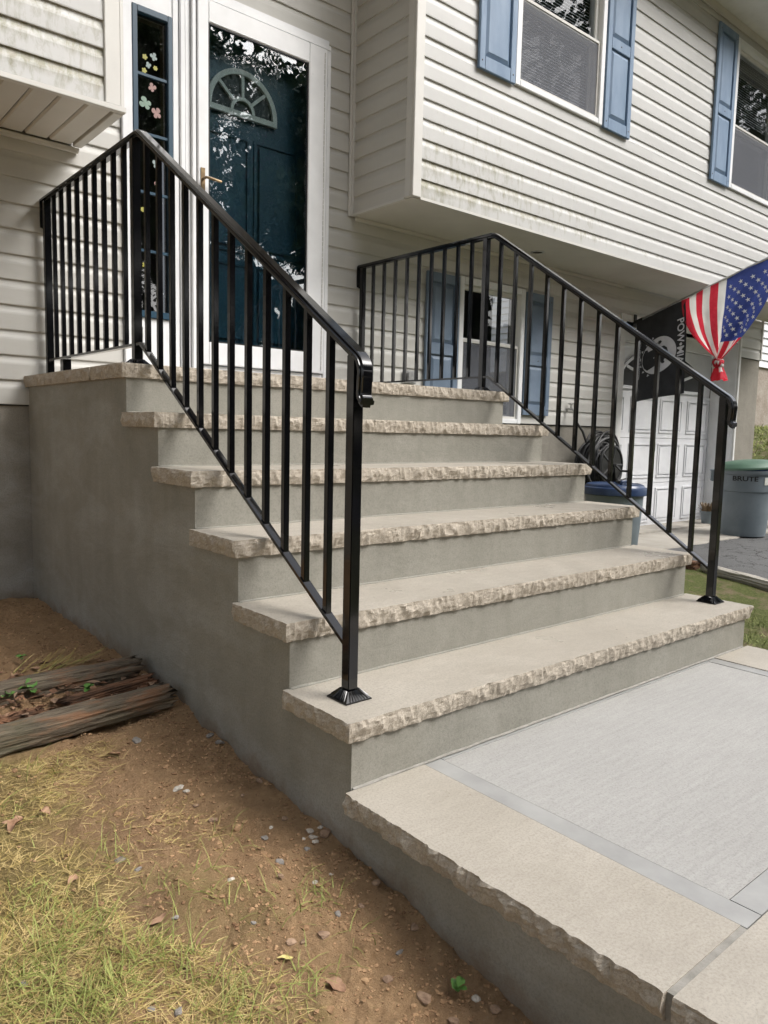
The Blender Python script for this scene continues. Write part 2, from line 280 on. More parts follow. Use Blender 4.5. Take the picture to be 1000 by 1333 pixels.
# ---------------------------------------------------------------- mesh helpers
class MB:
    def __init__(s): s.v = []; s.f = []; s.mi = []; s.ms = []
    def _m(s, mat):
        if mat is None: return 0
        if mat not in s.ms: s.ms.append(mat)
        return s.ms.index(mat)
    def add(s, vs, fs, mat=None):
        k = len(s.v); s.v += [tuple(p) for p in vs]; i = s._m(mat)
        for f in fs: s.f.append(tuple(a+k for a in f)); s.mi.append(i)
        return s
    def box(s, x0, x1, y0, y1, z0, z1, mat=None):
        return s.add([(x0, y0, z0), (x1, y0, z0), (x1, y1, z0), (x0, y1, z0), (x0, y0, z1), (x1, y0, z1), (x1, y1, z1), (x0, y1, z1)],
              [(3, 2, 1, 0), (4, 5, 6, 7), (0, 1, 5, 4), (1, 2, 6, 5), (2, 3, 7, 6), (3, 0, 4, 7)], mat)
    def frustum(s, a, b_, mat=None):   # two rects (x0,x1,y0,y1,z)
        x0, x1, y0, y1, z = a; X0, X1, Y0, Y1, Z = b_
        return s.add([(x0, y0, z), (x1, y0, z), (x1, y1, z), (x0, y1, z), (X0, Y0, Z), (X1, Y0, Z), (X1, Y1, Z), (X0, Y1, Z)],
              [(3, 2, 1, 0), (4, 5, 6, 7), (0, 1, 5, 4), (1, 2, 6, 5), (2, 3, 7, 6), (3, 0, 4, 7)], mat)
    def prism(s, poly, axis, a, b_, mat=None):   # poly of 2D points extruded along axis from a to b
        def P(p, t_): return {'x': (t_, p[0], p[1]), 'y': (p[0], t_, p[1]), 'z': (p[0], p[1], t_)}[axis]
        n_ = len(poly); vs = [P(p, a) for p in poly]+[P(p, b_) for p in poly]
        fs = [tuple(range(n_-1, -1, -1)), tuple(range(n_, 2*n_))]+[(i, (i+1) % n_, n_+(i+1) % n_, n_+i) for i in range(n_)]
        return s.add(vs, fs, mat)
    def tube(s, pts, r, seg=8, mat=None, cap=True):
        pts = [Vector(p) for p in pts]; rings = []; k0 = None
        rs = r if isinstance(r, (list, tuple)) else [r]*len(pts)
        for i, p in enumerate(pts):
            d = (pts[min(i+1, len(pts)-1)]-pts[max(i-1, 0)]).normalized()
            if k0 is None:
                k0 = d.cross(Vector((0, 0, 1)) if abs(d.z) < .9 else Vector((1, 0, 0))).normalized()
            k0 = (k0-d*k0.dot(d)).normalized(); k1 = d.cross(k0)
            rings.append([p+k0*math.cos(2*math.pi*j/seg)*rs[i]+k1*math.sin(2*math.pi*j/seg)*rs[i] for j in range(seg)])
        vs = [q for rr in rings for q in rr]; fs = []
        for i in range(len(pts)-1):
            for j in range(seg):
                a, b_ = i*seg+j, i*seg+(j+1) % seg; fs.append((a, b_, b_+seg, a+seg))
        if cap: fs.append(tuple(range(seg-1, -1, -1))); fs.append(tuple(range((len(pts)-1)*seg, len(pts)*seg)))
        return s.add(vs, fs, mat)
    def lathe(s, prof, seg=32, c=(0, 0, 0), mat=None):
        vs = []; fs = []
        for r, z in prof:
            for j in range(seg): a = 2*math.pi*j/seg; vs.append((c[0]+r*math.cos(a), c[1]+r*math.sin(a), c[2]+z))
        for i in range(len(prof)-1):
            for j in range(seg):
                a, b_ = i*seg+j, i*seg+(j+1) % seg; fs.append((a, b_, b_+seg, a+seg))
        fs.append(tuple(range(seg-1, -1, -1))); fs.append(tuple(range((len(prof)-1)*seg, len(prof)*seg)))
        return s.add(vs, fs, mat)
    def ell(s, c, r, n1=6, n2=8, mat=None, jit=0):
        vs = [(c[0], c[1], c[2]-r[2])]; fs = []
        for i in range(1, n1):
            th_ = math.pi*i/n1
            for j in range(n2):
                ph = 2*math.pi*j/n2; q = 1+U(-jit, jit)
                vs.append((c[0]+r[0]*math.sin(th_)*math.cos(ph)*q, c[1]+r[1]*math.sin(th_)*math.sin(ph)*q, c[2]-r[2]*math.cos(th_)*q))
        vs.append((c[0], c[1], c[2]+r[2])); L_ = len(vs)-1
        for j in range(n2):
            fs.append((0, 1+(j+1) % n2, 1+j)); fs.append((L_, L_-n2+j, L_-n2+(j+1) % n2))
        for i in range(n1-2):
            for j in range(n2):
                a, b_ = 1+i*n2+j, 1+i*n2+(j+1) % n2; fs.append((a, b_, b_+n2, a+n2))
        return s.add(vs, fs, mat)
    def mesh(s, name, mat, smooth=False, bevel=0):
        me = bpy.data.meshes.new(name); me.from_pydata(s.v, [], s.f)
        if s.ms:
            for q in s.ms: me.materials.append(MT[q])
            me.polygons.foreach_set('material_index', s.mi)
        else: me.materials.append(MT[mat])
        bm = bmesh.new(); bm.from_mesh(me)
        if len(bm.faces) < 60000: bmesh.ops.recalc_face_normals(bm, faces=bm.faces)
        if bevel: bmesh.ops.bevel(bm, geom=[e for e in bm.edges if e.calc_face_angle(0) > .5], offset=bevel, segments=2, affect='EDGES', clamp_overlap=True)
        bm.to_mesh(me); bm.free()
        if smooth is True: me.polygons.foreach_set('use_smooth', [True]*len(me.polygons))
        elif smooth: me.polygons.foreach_set('use_smooth', [True]*len(me.polygons)); me.set_sharp_from_angle(angle=math.radians(smooth))
        return me
    def build(s, name, mat=None, parent=None, smooth=False, bevel=0, loc=None):
        return obj(name, s.mesh(name, mat, smooth, bevel), parent, loc)
def obj(name, me, parent=None, loc=None):
    o = bpy.data.objects.new(name, me); COL.objects.link(o)
    if parent is not None:
        o.parent = parent
        base = root_loc(parent); l = Vector(loc) if loc is not None else Vector((0, 0, 0))
        o.location = l-base
    elif loc is not None: o.location = loc
    return o
def root_loc(p):
    l = Vector((0, 0, 0))
    while p is not None: l = l+p.location; p = p.parent
    return l
def tag(o, label=None, cat=None, group=None, kind=None):
    if label: o['label'] = label
    if cat: o['category'] = cat
    if group: o['group'] = group
    if kind: o['kind'] = kind
    return o
def thing(name, label, cat, loc=(0, 0, 0), group=None):
    o = bpy.data.objects.new(name, None); COL.objects.link(o); o.location = loc; o.empty_display_size = .1
    return tag(o, label, cat, group)

# ---------------------------------------------------------------- calibrated dimensions
H = .19; RUN = .28176; WID = 2.1438; TH = .053; OV = .02; FO = .014
ZL = [0, .178, .368, .558, .748, .938, 1.122]     # walkway, five treads, landing
YW = 1.27                                          # house wall plane
YB = .677                                          # front of the overhanging upper storey
ZB = 2.297

def lerp_pts(pts, x):
    if x <= pts[0][0]: return pts[0][1]+(x-pts[0][0])*(pts[1][1]-pts[0][1])/(pts[1][0]-pts[0][0]) if x > pts[0][0]-1 else pts[0][1]-.1
    for (a, b_), (c_, d_) in zip(pts, pts[1:]):
        if x <= c_: return b_+(d_-b_)*(x-a)/(c_-a)
    return pts[-1][1]
LP = [(-3.5, -.42), (-1.985, -.252), (-1.70, -.205), (-1.41, -.165), (-.94, -.130), (-.6, -.09), (-.40, -.05), (-.15, -.04), (1.33, -.008)]
RP = [(-6, -.8), (-2.5, -.4), (-1.5, -.33), (-.49, -.255), (0, -.20), (1.3, -.14)]
def sm(a, b_, x):
    t_ = max(0, min(1, (x-a)/(b_-a))); return t_*t_*(3-2*t_)
def drive_z(y): return -.105 if y > .05 else max(-.105+.118*(y-.05), -.9)
def ground_z(x, y):
    zl = lerp_pts(LP, y) + (-.02*sm(0, -1.5, x) if y < -.5 else .02*sm(0, -.6, x))
    if -.5 < y < 1.3: zl -= .035*sm(-.25, -.36, y)*sm(-.03, -.2, x)
    zr = lerp_pts(RP, y)
    if x > 4.6: zr = zr*(1-sm(4.6, 4.8, x))+(drive_z(y)-.03)*sm(4.6, 4.8, x)
    zr += 1.25*sm(8.6, 13.5, x)*sm(-9, -1, y)
    k = sm(.5, 1.7, x)
    z = zl*(1-k)+zr*k
    if y < -6: z = z*(1-sm(-6, -9, y)) + (-.85)*sm(-6, -9, y)
    return z
def ground_fine(x, y):
    z = ground_z(x, y)
    near = 1 if x < .3 else 0
    if near:
        z += .016*noise.noise((x*6, y*6, 1))+.013*noise.noise((x*17, y*17, 3))+.010*abs(noise.noise((x*38, y*38, 5)))+.003*noise.noise((x*70, y*70, 6))
        z += .018*math.exp(-abs(x)/.05)*(.3+noise.noise((y*9, 2, 0))) if x > -.3 else 0
    else: z += .012*noise.noise((x*3, y*3, 1))
    return z
# ---------------------------------------------------------------- ground sheet
def axis_pts(a, b_, s1, ext):
    xs = []; x = a
    while x < b_: xs.append(x); x += s1
    st = s1; x = b_
    while x < ext[1]: xs.append(x); st = min(st*1.25, 60); x += st
    xs.append(ext[1]); st = s1; x = a; left_ = []
    while x > ext[0]: st = min(st*1.25, 60); x -= st; left_.append(max(x, ext[0]))
    return left_[::-1]+xs
xs = axis_pts(-1.25, .03, .011, (-400, 600)); ys = axis_pts(-2.5, 1.29, .012, (-500, 600))
vs = [(x, y, ground_fine(x, y)) for y in ys for x in xs]; nx = len(xs)
fs = [(j*nx+i, j*nx+i+1, (j+1)*nx+i+1, (j+1)*nx+i) for j in range(len(ys)-1) for i in range(nx-1)]
g_ = MB(); g_.v = vs; g_.f = fs; g_.mi = [0]*len(fs)
tag(g_.build('ground', 'ground', smooth=True), kind='structure')

# ---------------------------------------------------------------- front steps
steps = thing('front_steps', 'plastered masonry front steps with rock-faced sandstone treads leading to the door', 'steps', (1.07, -.1, -.2))
def rock_slab(name, x0, x1, y0, y1, z1, th_, sides, parent, seed, amp=.007, step=.0062, loc=None):
    R_ = random.Random(seed); sides = set(sides); rows = 9
    per = []      # (x,y,nx,ny,side)
    def edge(ax, ay, bx, by, n_, side):
        L_ = math.hypot(bx-ax, by-ay); k = max(2, int(L_/step)) if side in sides else 2
        for i in range(k): per.append((ax+(bx-ax)*i/k, ay+(by-ay)*i/k, n_[0], n_[1], side, i == 0))
    edge(x0, y0, x1, y0, (0, -1), 'f'); edge(x1, y0, x1, y1, (1, 0), 'r'); edge(x1, y1, x0, y1, (0, 1), 'b'); edge(x0, y1, x0, y0, (-1, 0), 'l')
    seeds = {}; N = len(per)
    tot = 2*(x1-x0)+2*(y1-y0); cell = .024
    for i in range(-2, int(tot/cell)+3):
        for q in range(3): seeds.setdefault(i, []).append((i*cell+R_.random()*cell, R_.uniform(-.15, 1.15), R_.uniform(-1.1, .1), R_.uniform(.007, .022), R_.uniform(.25, .65), R_.uniform(-.35, .35)))
    def facet(s_, t_):     # overlapping conchoidal scoops meeting in sharp ridges
        i = int(s_/cell); v = 9e9
        for k in (i-2, i-1, i, i+1, i+2):
            for (a, b_, h_, rs, rt_, sk_) in seeds.get(k, ()):
                u = (s_-a)+sk_*(t_-b_)*.05; d_ = h_+.9*((u/rs)**2+((t_-b_)/rt_)**2)
                if d_ < v: v = d_
        return max(-1.3, min(1.0, v+.1))
    vs = []; prev = per[0]; s_ = 0; arc = []
    s_ = 0; arc = []
    for i, p in enumerate(per):
        arc.append(s_); q = per[(i+1) % N]; s_ += math.hypot(q[0]-p[0], q[1]-p[1])
    for r in range(rows+1):
        t_ = r/rows; z = z1-th_*t_
        for i, (x, y, nx_, ny_, sd_, corner) in enumerate(per):
            dx = dy = 0
            psd = per[i-1][4]
            lst = [(nx_, ny_, sd_)]
            if corner: lst.append({'f': (0, -1, 'f'), 'r': (1, 0, 'r'), 'b': (0, 1, 'b'), 'l': (-1, 0, 'l')}[psd])
            zz = z
            for (a, b_, q) in lst:
                if q not in sides: continue
                f_ = facet(arc[i], t_)
                d_ = amp*(.75*f_)+amp*.25-amp*.35*(2*t_-1)**2 - amp*.5*(t_ > .5)*(t_-.5)*2 + .0022*noise.noise((arc[i]*70, t_*7, seed))
                if r == 0: d_ = amp*(.35*facet(arc[i], .08))-amp*.12+amp*.18*noise.noise((arc[i]*90, 9, seed))
                if r == rows: d_ = min(d_, -.2*amp)
                dx += a*d_; dy += b_*d_
            if 0 < r < rows and sd_ in sides: zz += .004*noise.noise((arc[i]*60, t_*5, seed+7))
            vs.append((x+dx, y+dy, zz))
    fs = []; mi = []
    for r in range(rows):
        for i in range(N):
            j = (i+1) % N; fs.append((r*N+j, r*N+i, (r+1)*N+i, (r+1)*N+j)); mi.append(1)
    fs.append(tuple(range(N))); mi.append(0); fs.append(tuple(range(rows*N+N-1, rows*N-1, -1))); mi.append(1)
    me = bpy.data.meshes.new(name); me.from_pydata(vs, [], fs); me.materials.append(MT['stone']); me.materials.append(MT['stone_edge'])
    me.polygons.foreach_set('material_index', mi); me.update()
    return obj(name, me, parent, loc if loc else (0, 0, 0))
# plaster body, profile in (y,z)
prof = [(YW, -.6), (YW, ZL[6]-TH)]
for k in range(6):
    lv = 6-k; y = -k*RUN
    prof.append((y, ZL[lv]-TH)); prof.append((y, ZL[lv-1]-TH if lv > 1 else -.6))
prof = prof[:-1]+[(-5*RUN, -.6)]
bx_ = MB().prism(prof, 'x', 0, WID)
bx_.build('plaster_body', 'plaster', steps)
for k in range(1, 6):
    lv = 6-k; yf = -k*RUN-FO; yb = -(k-1)*RUN+.006
    rock_slab('tread_stone', -OV, WID+.034, yf, yb, ZL[lv], TH, 'flr', steps, 11*k+3)
rock_slab('landing_stone', -OV, WID+.034, -FO, .333, ZL[6], TH, 'flr', steps, 91)
rock_slab('landing_stone', -OV, WID+.034, .342, YW-.016, ZL[6], TH, 'flr', steps, 97)
MB().box(-OV+.008, WID+.02, .332, .343, ZL[6]-TH+.004, ZL[6]-.004).build('mortar_joint', 'mortar', steps)
for lv in range(0, 6):       # thin mortar fillet where each riser meets the stone below
    y = -(5-lv)*RUN
    mb = MB(); n_ = 60
    pts = []
    for i in range(n_+1):
        x = .004+(WID-.008)*i/n_; w_ = .007+.004*noise.noise((x*9, lv, 0)); h_ = .006+.003*noise.noise((x*13, lv, 4))
        pts.append([(x, y+.003, ZL[lv]-.003), (x, y-w_, ZL[lv]+.0004), (x, y-w_*.5, ZL[lv]+h_*.4), (x, y+.003, ZL[lv]+h_)])
    for i in range(n_):
        a, b_ = pts[i], pts[i+1]
        mb.add(a+b_, [(0, 1, 5, 4), (1, 2, 6, 5), (2, 3, 7, 6)])
    mb.build('mortar_fillet', 'mortar' if lv == 0 else 'plaster', steps, smooth=True)

# ---------------------------------------------------------------- walkway pad
walk = thing('walkway', None, None, (1.07, -1.9, -.1)); walk['kind'] = 'structure'
Y0P = -5*RUN; Y1P = -2.545
MB().box(0, WID, Y1P, Y0P-.0006, -.75, -TH+.004).build('walkway_base', 'plaster', walk)
rock_slab('border_stone', -OV-.006, .245, -2.263, Y0P-.006, 0, TH, 'l', walk, 201, .0095)
rock_slab('border_stone', -OV-.002, .86, Y1P-FO, -2.277, 0, TH, 'lf', walk, 207, .0095)
rock_slab('border_stone', .872, 1.5, Y1P-FO, -2.277, 0, TH, 'f', walk, 211, .0095)
rock_slab('border_stone', 1.512, WID+.034, Y1P-FO, -2.277, 0, TH, 'fr', walk, 213, .0095)
rock_slab('border_stone', 1.878, WID+.034, -2.263, Y0P-.006, 0, TH, 'r', walk, 217, .0095)
mj = MB(); mj.box(-OV+.004, .2455, -2.278, -2.262, -TH+.005, -.0015); mj.box(.859, .873, Y1P, -2.276, -TH+.005, -.002); mj.box(1.499, 1.513, Y1P, -2.276, -TH+.005, -.002)
mj.build('mortar_joint', 'mortar', walk)
BX0, BX1, BY0, BY1 = .249, 1.874, -2.273, Y0P-.004; bw = .062
MB().box(BX0+bw, BX1-bw, BY0+bw, BY1-.012, -.06, -.0035).build('concrete_panel', 'broom', walk)
for (a, b_, c_, d_) in ((BX0, BX0+bw-.0028, BY0, BY1), (BX1-bw+.0028, BX1, BY0, BY1), (BX0+bw, BX1-bw, BY0, BY0+bw-.0028), (BX0+bw, BX1-bw, BY1-.011, BY1)):
    MB().box(a, b_, c_, d_, -.06, -.0022).build('concrete_margin', 'margin', walk)
# soft joint at the steps
# ---------------------------------------------------------------- house
house = thing('house', 'split-level house with grey beige vinyl siding and overhanging upper storey', 'house', (2, 3, 0))
def sid_prof(t_):     # dutch-lap profile: outward offset at fraction t of the exposure
    pts = [(0, .0105), (.04, .0115), (.62, .0105), (.70, .0088), (.80, .0042), (.88, .0022), (1.0, .0016)]
    for (a, b_), (c_, d_) in zip(pts, pts[1:]):
        if t_ <= c_: return b_+(d_-b_)*(t_-a)/(c_-a)
    return pts[-1][1]
def siding(plane, axis, u0, u1, z0, z1, h, holes, mat, zbase=None, wob=.0008):
    """axis 'x': wall faces -y at y=plane, runs along x; axis 'y': faces -x at x=plane, runs along y"""
    zb = z0 if zbase is None else zbase
    k0 = math.floor((z0-zb)/h-1e-6); k = max(k0, math.floor((z0-zb)/h+1e-6))
    while zb+k*h < z1-1e-4:
        a = max(z0, zb+k*h); c_ = min(z1, zb+(k+1)*h); base = zb+k*h
        zc = sorted(set([a, c_]+[q for ho in holes for q in (ho[2], ho[3]) if a < q < c_]))
        for za, zc_ in zip(zc, zc[1:]):
            if zc_-za < .004: continue
            iv = [(u0, u1)]
            for (h0, h1, hz0, hz1) in holes:
                if hz0 < zc_-1e-4 and hz1 > za+1e-4:
                    nv = []
                    for p, q in iv:
                        if h1 <= p or h0 >= q: nv.append((p, q)); continue
                        if h0 > p: nv.append((p, h0))
                        if h1 < q: nv.append((h1, q))
                    iv = nv
            ts = sorted(set([(za-base)/h, (zc_-base)/h]+[t_ for t_ in (.04, .62, .70, .80, .88) if (za-base)/h < t_ < (zc_-base)/h]))
            for p, q in iv:
                if q-p < .01: continue
                w_ = U(0, wob); n_ = max(1, int((q-p)/.35)); rows = []
                zj = U(-.0008, .0008)
                for i in range(n_+1):
                    u = p+(q-p)*i/n_; wv_ = .0012*noise.noise((u*1.7, base*7, plane))
                    sec = [(0.0, base+ts[0]*h)]+[(sid_prof(t_)+w_+wv_, base+t_*h+(zj if 0 < t_ < .95 else 0)) for t_ in ts]+[(0.0, base+ts[-1]*h)]
                    rows.append([((u, plane-o_, z) if axis == 'x' else (plane-o_, u, z)) for o_, z in sec])
                m_ = len(rows[0]); vv = [x for r in rows for x in r]; ff = []
                for i in range(n_):
                    for j in range(m_-1): ff.append((i*m_+j, i*m_+j+1, (i+1)*m_+j+1, (i+1)*m_+j))
                ff.append(tuple(range(m_))); ff.append(tuple(range(n_*m_+m_-1, n_*m_-1, -1)))
                MB().add(vv, ff).build('siding_board', mat, house)
        k += 1
DX0, DX1, DZ1 = .487, 1.812, 3.30      # door unit
LWX0, LWX1, LWZ0, LWZ1 = 3.045, 3.81, .975, 2.06
GX0, GX1, GZ1 = 5.30, 7.64, 1.98
SB_ = .98; SH = .1215
# structural walls behind the siding
MB().box(-5, .50, YW, YW+.15, SB_-.006, 5.2).build('wall', 'room', house)
MB().box(1.80, LWX0, YW, YW+.15, SB_-.006, 5.2).build('wall', 'room', house)
MB().box(LWX1, 5.2, YW, YW+.15, SB_-.006, 5.2).build('wall', 'room', house)
MB().box(.50, 1.80, YW+.01, YW+.15, DZ1-.02, 5.2).build('wall', 'room', house)
MB().box(LWX0, LWX1, YW, YW+.15, LWZ1, 5.2).build('wall', 'room', house)
MB().box(-5, .49, YW+.004, YW+.2, -1, SB_-.007).build('foundation', 'foundation', house)
MB().box(.49, 5.2, YW+.004, YW+.2, -1, SB_-.007).build('foundation', 'foundation', house)
MB().box(GX1+.01, 8.22, YW+.004, YW+.3, -1, 1.83).build('foundation', 'foundation', house)
MB().box(8.0, 8.22, YW+.3, 6, -1, 1.83).build('foundation', 'foundation', house)
siding(YW, 'x', -5, DX0-.003, SB_, 3.55, SH, [], 'siding')
siding(YW, 'x', DX1+.003, 2.027, SB_, 3.55, SH, [], 'siding')
siding(YW, 'x', .2, 2.03, 3.55, 4.6, SH, [], 'siding', SB_)
siding(YW, 'x', DX0-.003, DX1+.003, DZ1+.003, 3.55, SH, [], 'siding', SB_)
siding(YW, 'x', 2.027, 5.225, SB_, ZB+.02, SH, [(LWX0-.004, LWX1+.004, LWZ0, LWZ1+.004)], 'siding')
siding(YW, 'x', 5.225, 8.22, 1.98, ZB+.02, SH, [(5.225, GX1+.055, 1.9, 2.04)], 'siding', SB_)
siding(YW, 'x', GX1+.055, 8.215, 1.835, 1.98, SH, [], 'siding', SB_)
MB().box(5.2, 8.2, YW, YW+.15, 1.98, 5.2).build('wall', 'room', house)
MB().box(7.66, 8.2, YW+.001, YW+.15, 1.835, 1.98).build('wall', 'room', house)
MB().box(8.195, 8.225, YW-.02, YW+.02, 1.83, ZB).build('corner_post', 'vinyl_trim', house)
# overhanging storey, right
siding(YB, 'x', 2.031+.052, 8.35, ZB+.004, 4.62, .1165, [(2.885, 3.885, 3.18, 4.49), (5.885, 6.885, 3.18, 4.49)], 'siding_w', 2.292)
siding(2.031, 'y', YB+.055, YW-.03, ZB+.004, 4.62, .1165, [], 'siding', 2.292)
for (x0, x1, z0, z1) in ((2.031, 2.885, ZB+.002, 4.7), (3.885, 5.885, ZB+.002, 4.7), (6.885, 8.35, ZB+.002, 4.7), (2.885, 3.885, ZB+.002, 3.18), (5.885, 6.885, ZB+.002, 3.18), (2.885, 3.885, 4.49, 4.7), (5.885, 6.885, 4.49, 4.7)):
    MB().box(x0, x1, YB, YB+.12, z0, z1).build('wall', 'room', house)
MB().box(2.031, 2.15, YB+.12, YW, ZB+.002, 4.7).build('wall', 'room', house)
cp = MB(); cp.box(2.012, 2.082, YB-.022, YB, ZB-.004, 4.62); cp.box(2.010, 2.031, YB-.0005, YB+.052, ZB-.004, 4.62); cp.build('corner_post', 'vinyl_trim', house, bevel=.003)
MB().box(2.004, 2.0305, YW-.03, YW-.0165, ZB-.01, 4.62).build('corner_channel', 'vinyl_trim', house)
MB().box(1.985, 2.0035, YW-.024, YW-.0165, ZB-.01, 4.62).build('corner_channel', 'vinyl_trim', house)
# starter trim along the bottom of the overhang
MB().box(2.083, 8.35, YB-.0165, YB, ZB-.012, ZB+.003).build('starter_strip', 'vinyl_trim', house)
MB().box(2.008, 2.03, YB+.053, YW-.031, ZB-.012, ZB+.003).build('starter_strip', 'vinyl_trim', house)
MB().box(2.031, 8.35, YB+.001, YW-.018, ZB-.008, ZB+.001).build('soffit', 'soffit', house)
MB().box(2.04, 5.22, YW-.032, YW-.017, ZB-.034, ZB-.009).build('soffit_trim', 'vinyl_trim', house, bevel=.003)
lt = MB(); lt.lathe([(.055, -.010), (.052, -.016), (.042, -.017), (.038, -.004)], 28); lt.build('soffit_light', 'metal', house, smooth=30, loc=(3.63, 1.0, ZB))
ln = MB().lathe([(.037, -.012), (.02, -.010)], 24).build('soffit_light_lens', 'room', house, loc=(3.63, 1.0, ZB))
# eave above the windows
MB().box(1.9, 8.6, YB-.36, YB-.001, 4.62, 4.66).build('eave_soffit', 'white_dull', house)
MB().box(1.9, 8.6, YB-.385, YB-.361, 4.60, 4.80).build('fascia', 'white_dull', house)
MB().box(2.09, 8.35, YB-.03, YB-.0165, 4.55, 4.619).build('frieze_board', 'vinyl_trim', house)
rf = MB(); rf.prism([(YB-.42, 4.81), (YB-.42, 4.83), (4.5, 6.6), (8, 4.9), (8, 4.81)], 'x', -5.3, 8.7); rf.build('roof', 'roof', house)
# overhanging storey, left
LX = .251; LZ = 2.279
siding(YB, 'x', -5, LX-.068, LZ+.026, 4.62, .1165, [], 'siding_w', 2.292)
cp = MB(); cp.box(LX-.068, LX, YB-.022, YB, LZ+.02, 4.62); cp.box(LX, LX+.018, YB-.018, YB+.05, LZ+.02, 4.62); cp.build('corner_post', 'vinyl_trim', house, bevel=.003)
MB().box(-5, LX-.002, YB, YW-.02, LZ+.02, 4.7).build('wall', 'room', house)
MB().box(-5, LX+.022, YB-.03, YB-.0, LZ-.004, LZ+.0195).build('starter_strip', 'vinyl_trim', house, bevel=.002)
MB().box(LX-.022, LX+.020, YB+.001, YW-.04, LZ-.006, LZ+.0155).build('starter_strip', 'vinyl_trim', house, bevel=.002)
MB().box(-5, LX+.010, YW-.040, YW-.017, LZ-.03, LZ-.006).build('soffit_trim', 'vinyl_trim', house, bevel=.003)
x = LX-.024
for i in range(14):     # vented soffit panels with V grooves
    w_ = .114
    pf = [(x-w_+.002, LZ+.010), (x-w_+.010, LZ+.001), (x-.010, LZ+.001), (x-.002, LZ+.010), (x-.002, LZ+.014), (x-w_+.002, LZ+.014)]
    MB().prism(pf, 'y', YB+.001, YW-.041).build('soffit_panel', 'soffit', house); x -= w_
MB().box(-5, LX-.023, YB+.001, YW-.041, LZ+.0142, LZ+.0190).build('soffit_backing', 'room', house)

# ---- entry unit
TR = YW-.03     # trim face
def bxs(name, mat, parent, *bs_, bevel=0, smooth=False):
    mb = MB()
    for q in bs_: mb.box(*q)
    return mb.build(name, mat, parent, smooth, bevel)
unit_y = YW+.10
bxs('door_trim', 'white', house, (DX0, .545, TR, unit_y, ZL[6], DZ1), bevel=.004)
bxs('door_trim', 'white', house, (.545, .772, TR+.01, unit_y, 3.075, DZ1), bevel=.003)
bxs('door_trim', 'white', house, (.770, .806, TR+.004, unit_y, ZL[6]+.002, DZ1-.001), bevel=.004)
bxs('door_trim', 'white', house, (.808, .838, TR-.008, unit_y, ZL[6]+.002, DZ1-.001), bevel=.005)
bxs('door_trim', 'white', house, (.840, .872, TR+.002, unit_y, ZL[6]+.002, DZ1-.001), bevel=.004)
bxs('door_trim', 'white', house, (.874, .898, TR-.018, unit_y, 1.20, 3.262), bevel=.003)
bxs('door_trim', 'white', house, (.874, DX1, TR-.018, unit_y, 3.232, 3.262), bevel=.003)
bxs('door_trim', 'white', house, (.872, DX1, TR+.003, unit_y, 3.264, DZ1), bevel=.003)
bxs('door_trim', 'white', house, (1.782, DX1, TR-.018, unit_y, 1.155, 3.231), bevel=.003)
bxs('door_sill', 'metal', house, (.88, DX1, TR-.05, unit_y, ZL[6]+.002, 1.152), bevel=.004)
bxs('kick_board', 'white', house, (.899, 1.781, TR-.006, unit_y, 1.153, 1.246), bevel=.003)
# sidelight
sl_ = bxs('sidelight', 'frame_blue', house, (.546, .574, TR-.002, TR+.05, 1.478, 3.074), (.742, .769, TR-.002, TR+.05, 1.478, 3.074), (.574, .742, TR-.002, TR+.05, 3.040, 3.074), (.574, .742, TR-.002, TR+.05, 1.478, 1.515), bevel=.003)
bxs('glass_pane', 'side_glass', sl_, (.574, .742, TR+.022, TR+.026, 1.515, 3.040))
for z in (1.834, 2.14, 2.442, 2.74): bxs('muntin', 'frame_blue', sl_, (.575, .741, TR+.008, TR+.021, z-.007, z+.007))
bxs('backing', 'room', sl_, (.575, .741, TR+.1, TR+.11, 1.515, 3.04))
bxs('sidelight_panel', 'white', house, (.546, .769, TR+.012, unit_y, ZL[6]+.002, 1.477), bevel=.003)
pnl = bxs('raised_panel', 'white', sl_, (.585, .73, TR+.004, TR+.0115, 1.19, 1.43), bevel=.005)
def flower(cx_, cz, r, mat, n_=5):
    r *= .72; mb = MB(); pts = []
    for i in range(n_*6):
        a = 2*math.pi*i/(n_*6); q = r*(.62+.38*abs(math.cos(a*n_/2))); pts.append((cx_+q*math.cos(a), cz+q*math.sin(a)))
    mb.prism(pts, 'y', TR+.0205, TR+.0215); mb.build('sticker', mat, sl_)
def butterfly(cx_, cz, r, mat, rot):
    r *= .75; pts = []
    for i in range(40):
        a = 2*math.pi*i/40; q = r*(.25+.75*abs(math.sin(a))**.6*abs(math.cos(a*1.0))**.35*(1.1 if math.sin(a) > 0 else .8))
        b_ = a+rot; pts.append((cx_+q*math.cos(b_), cz+q*math.sin(b_)))
    MB().prism(pts, 'y', TR+.0205, TR+.0215).build('sticker', mat, sl_)
flower(.622, 2.835, .021, 'st_yellow'); butterfly(.672, 2.848, .036, 'st_pale', .5); flower(.618, 2.765, .021, 'st_yellow'); flower(.68, 2.795, .018, 'st_yellow', 6); butterfly(.64, 2.797, .028, 'st_pale', -.4)
butterfly(.66, 2.69, .040, 'st_pink', -.5); butterfly(.625, 2.60, .058, 'st_green', 1.2); butterfly(.685, 2.565, .05, 'st_pink', .3); flower(.60, 2.05, .02, 'st_yellow'); butterfly(.68, 2.3, .04, 'st_pale', .2); flower(.61, 1.76, .022, 'st_yellow'); butterfly(.69, 2.2, .035, 'st_pink', .8)
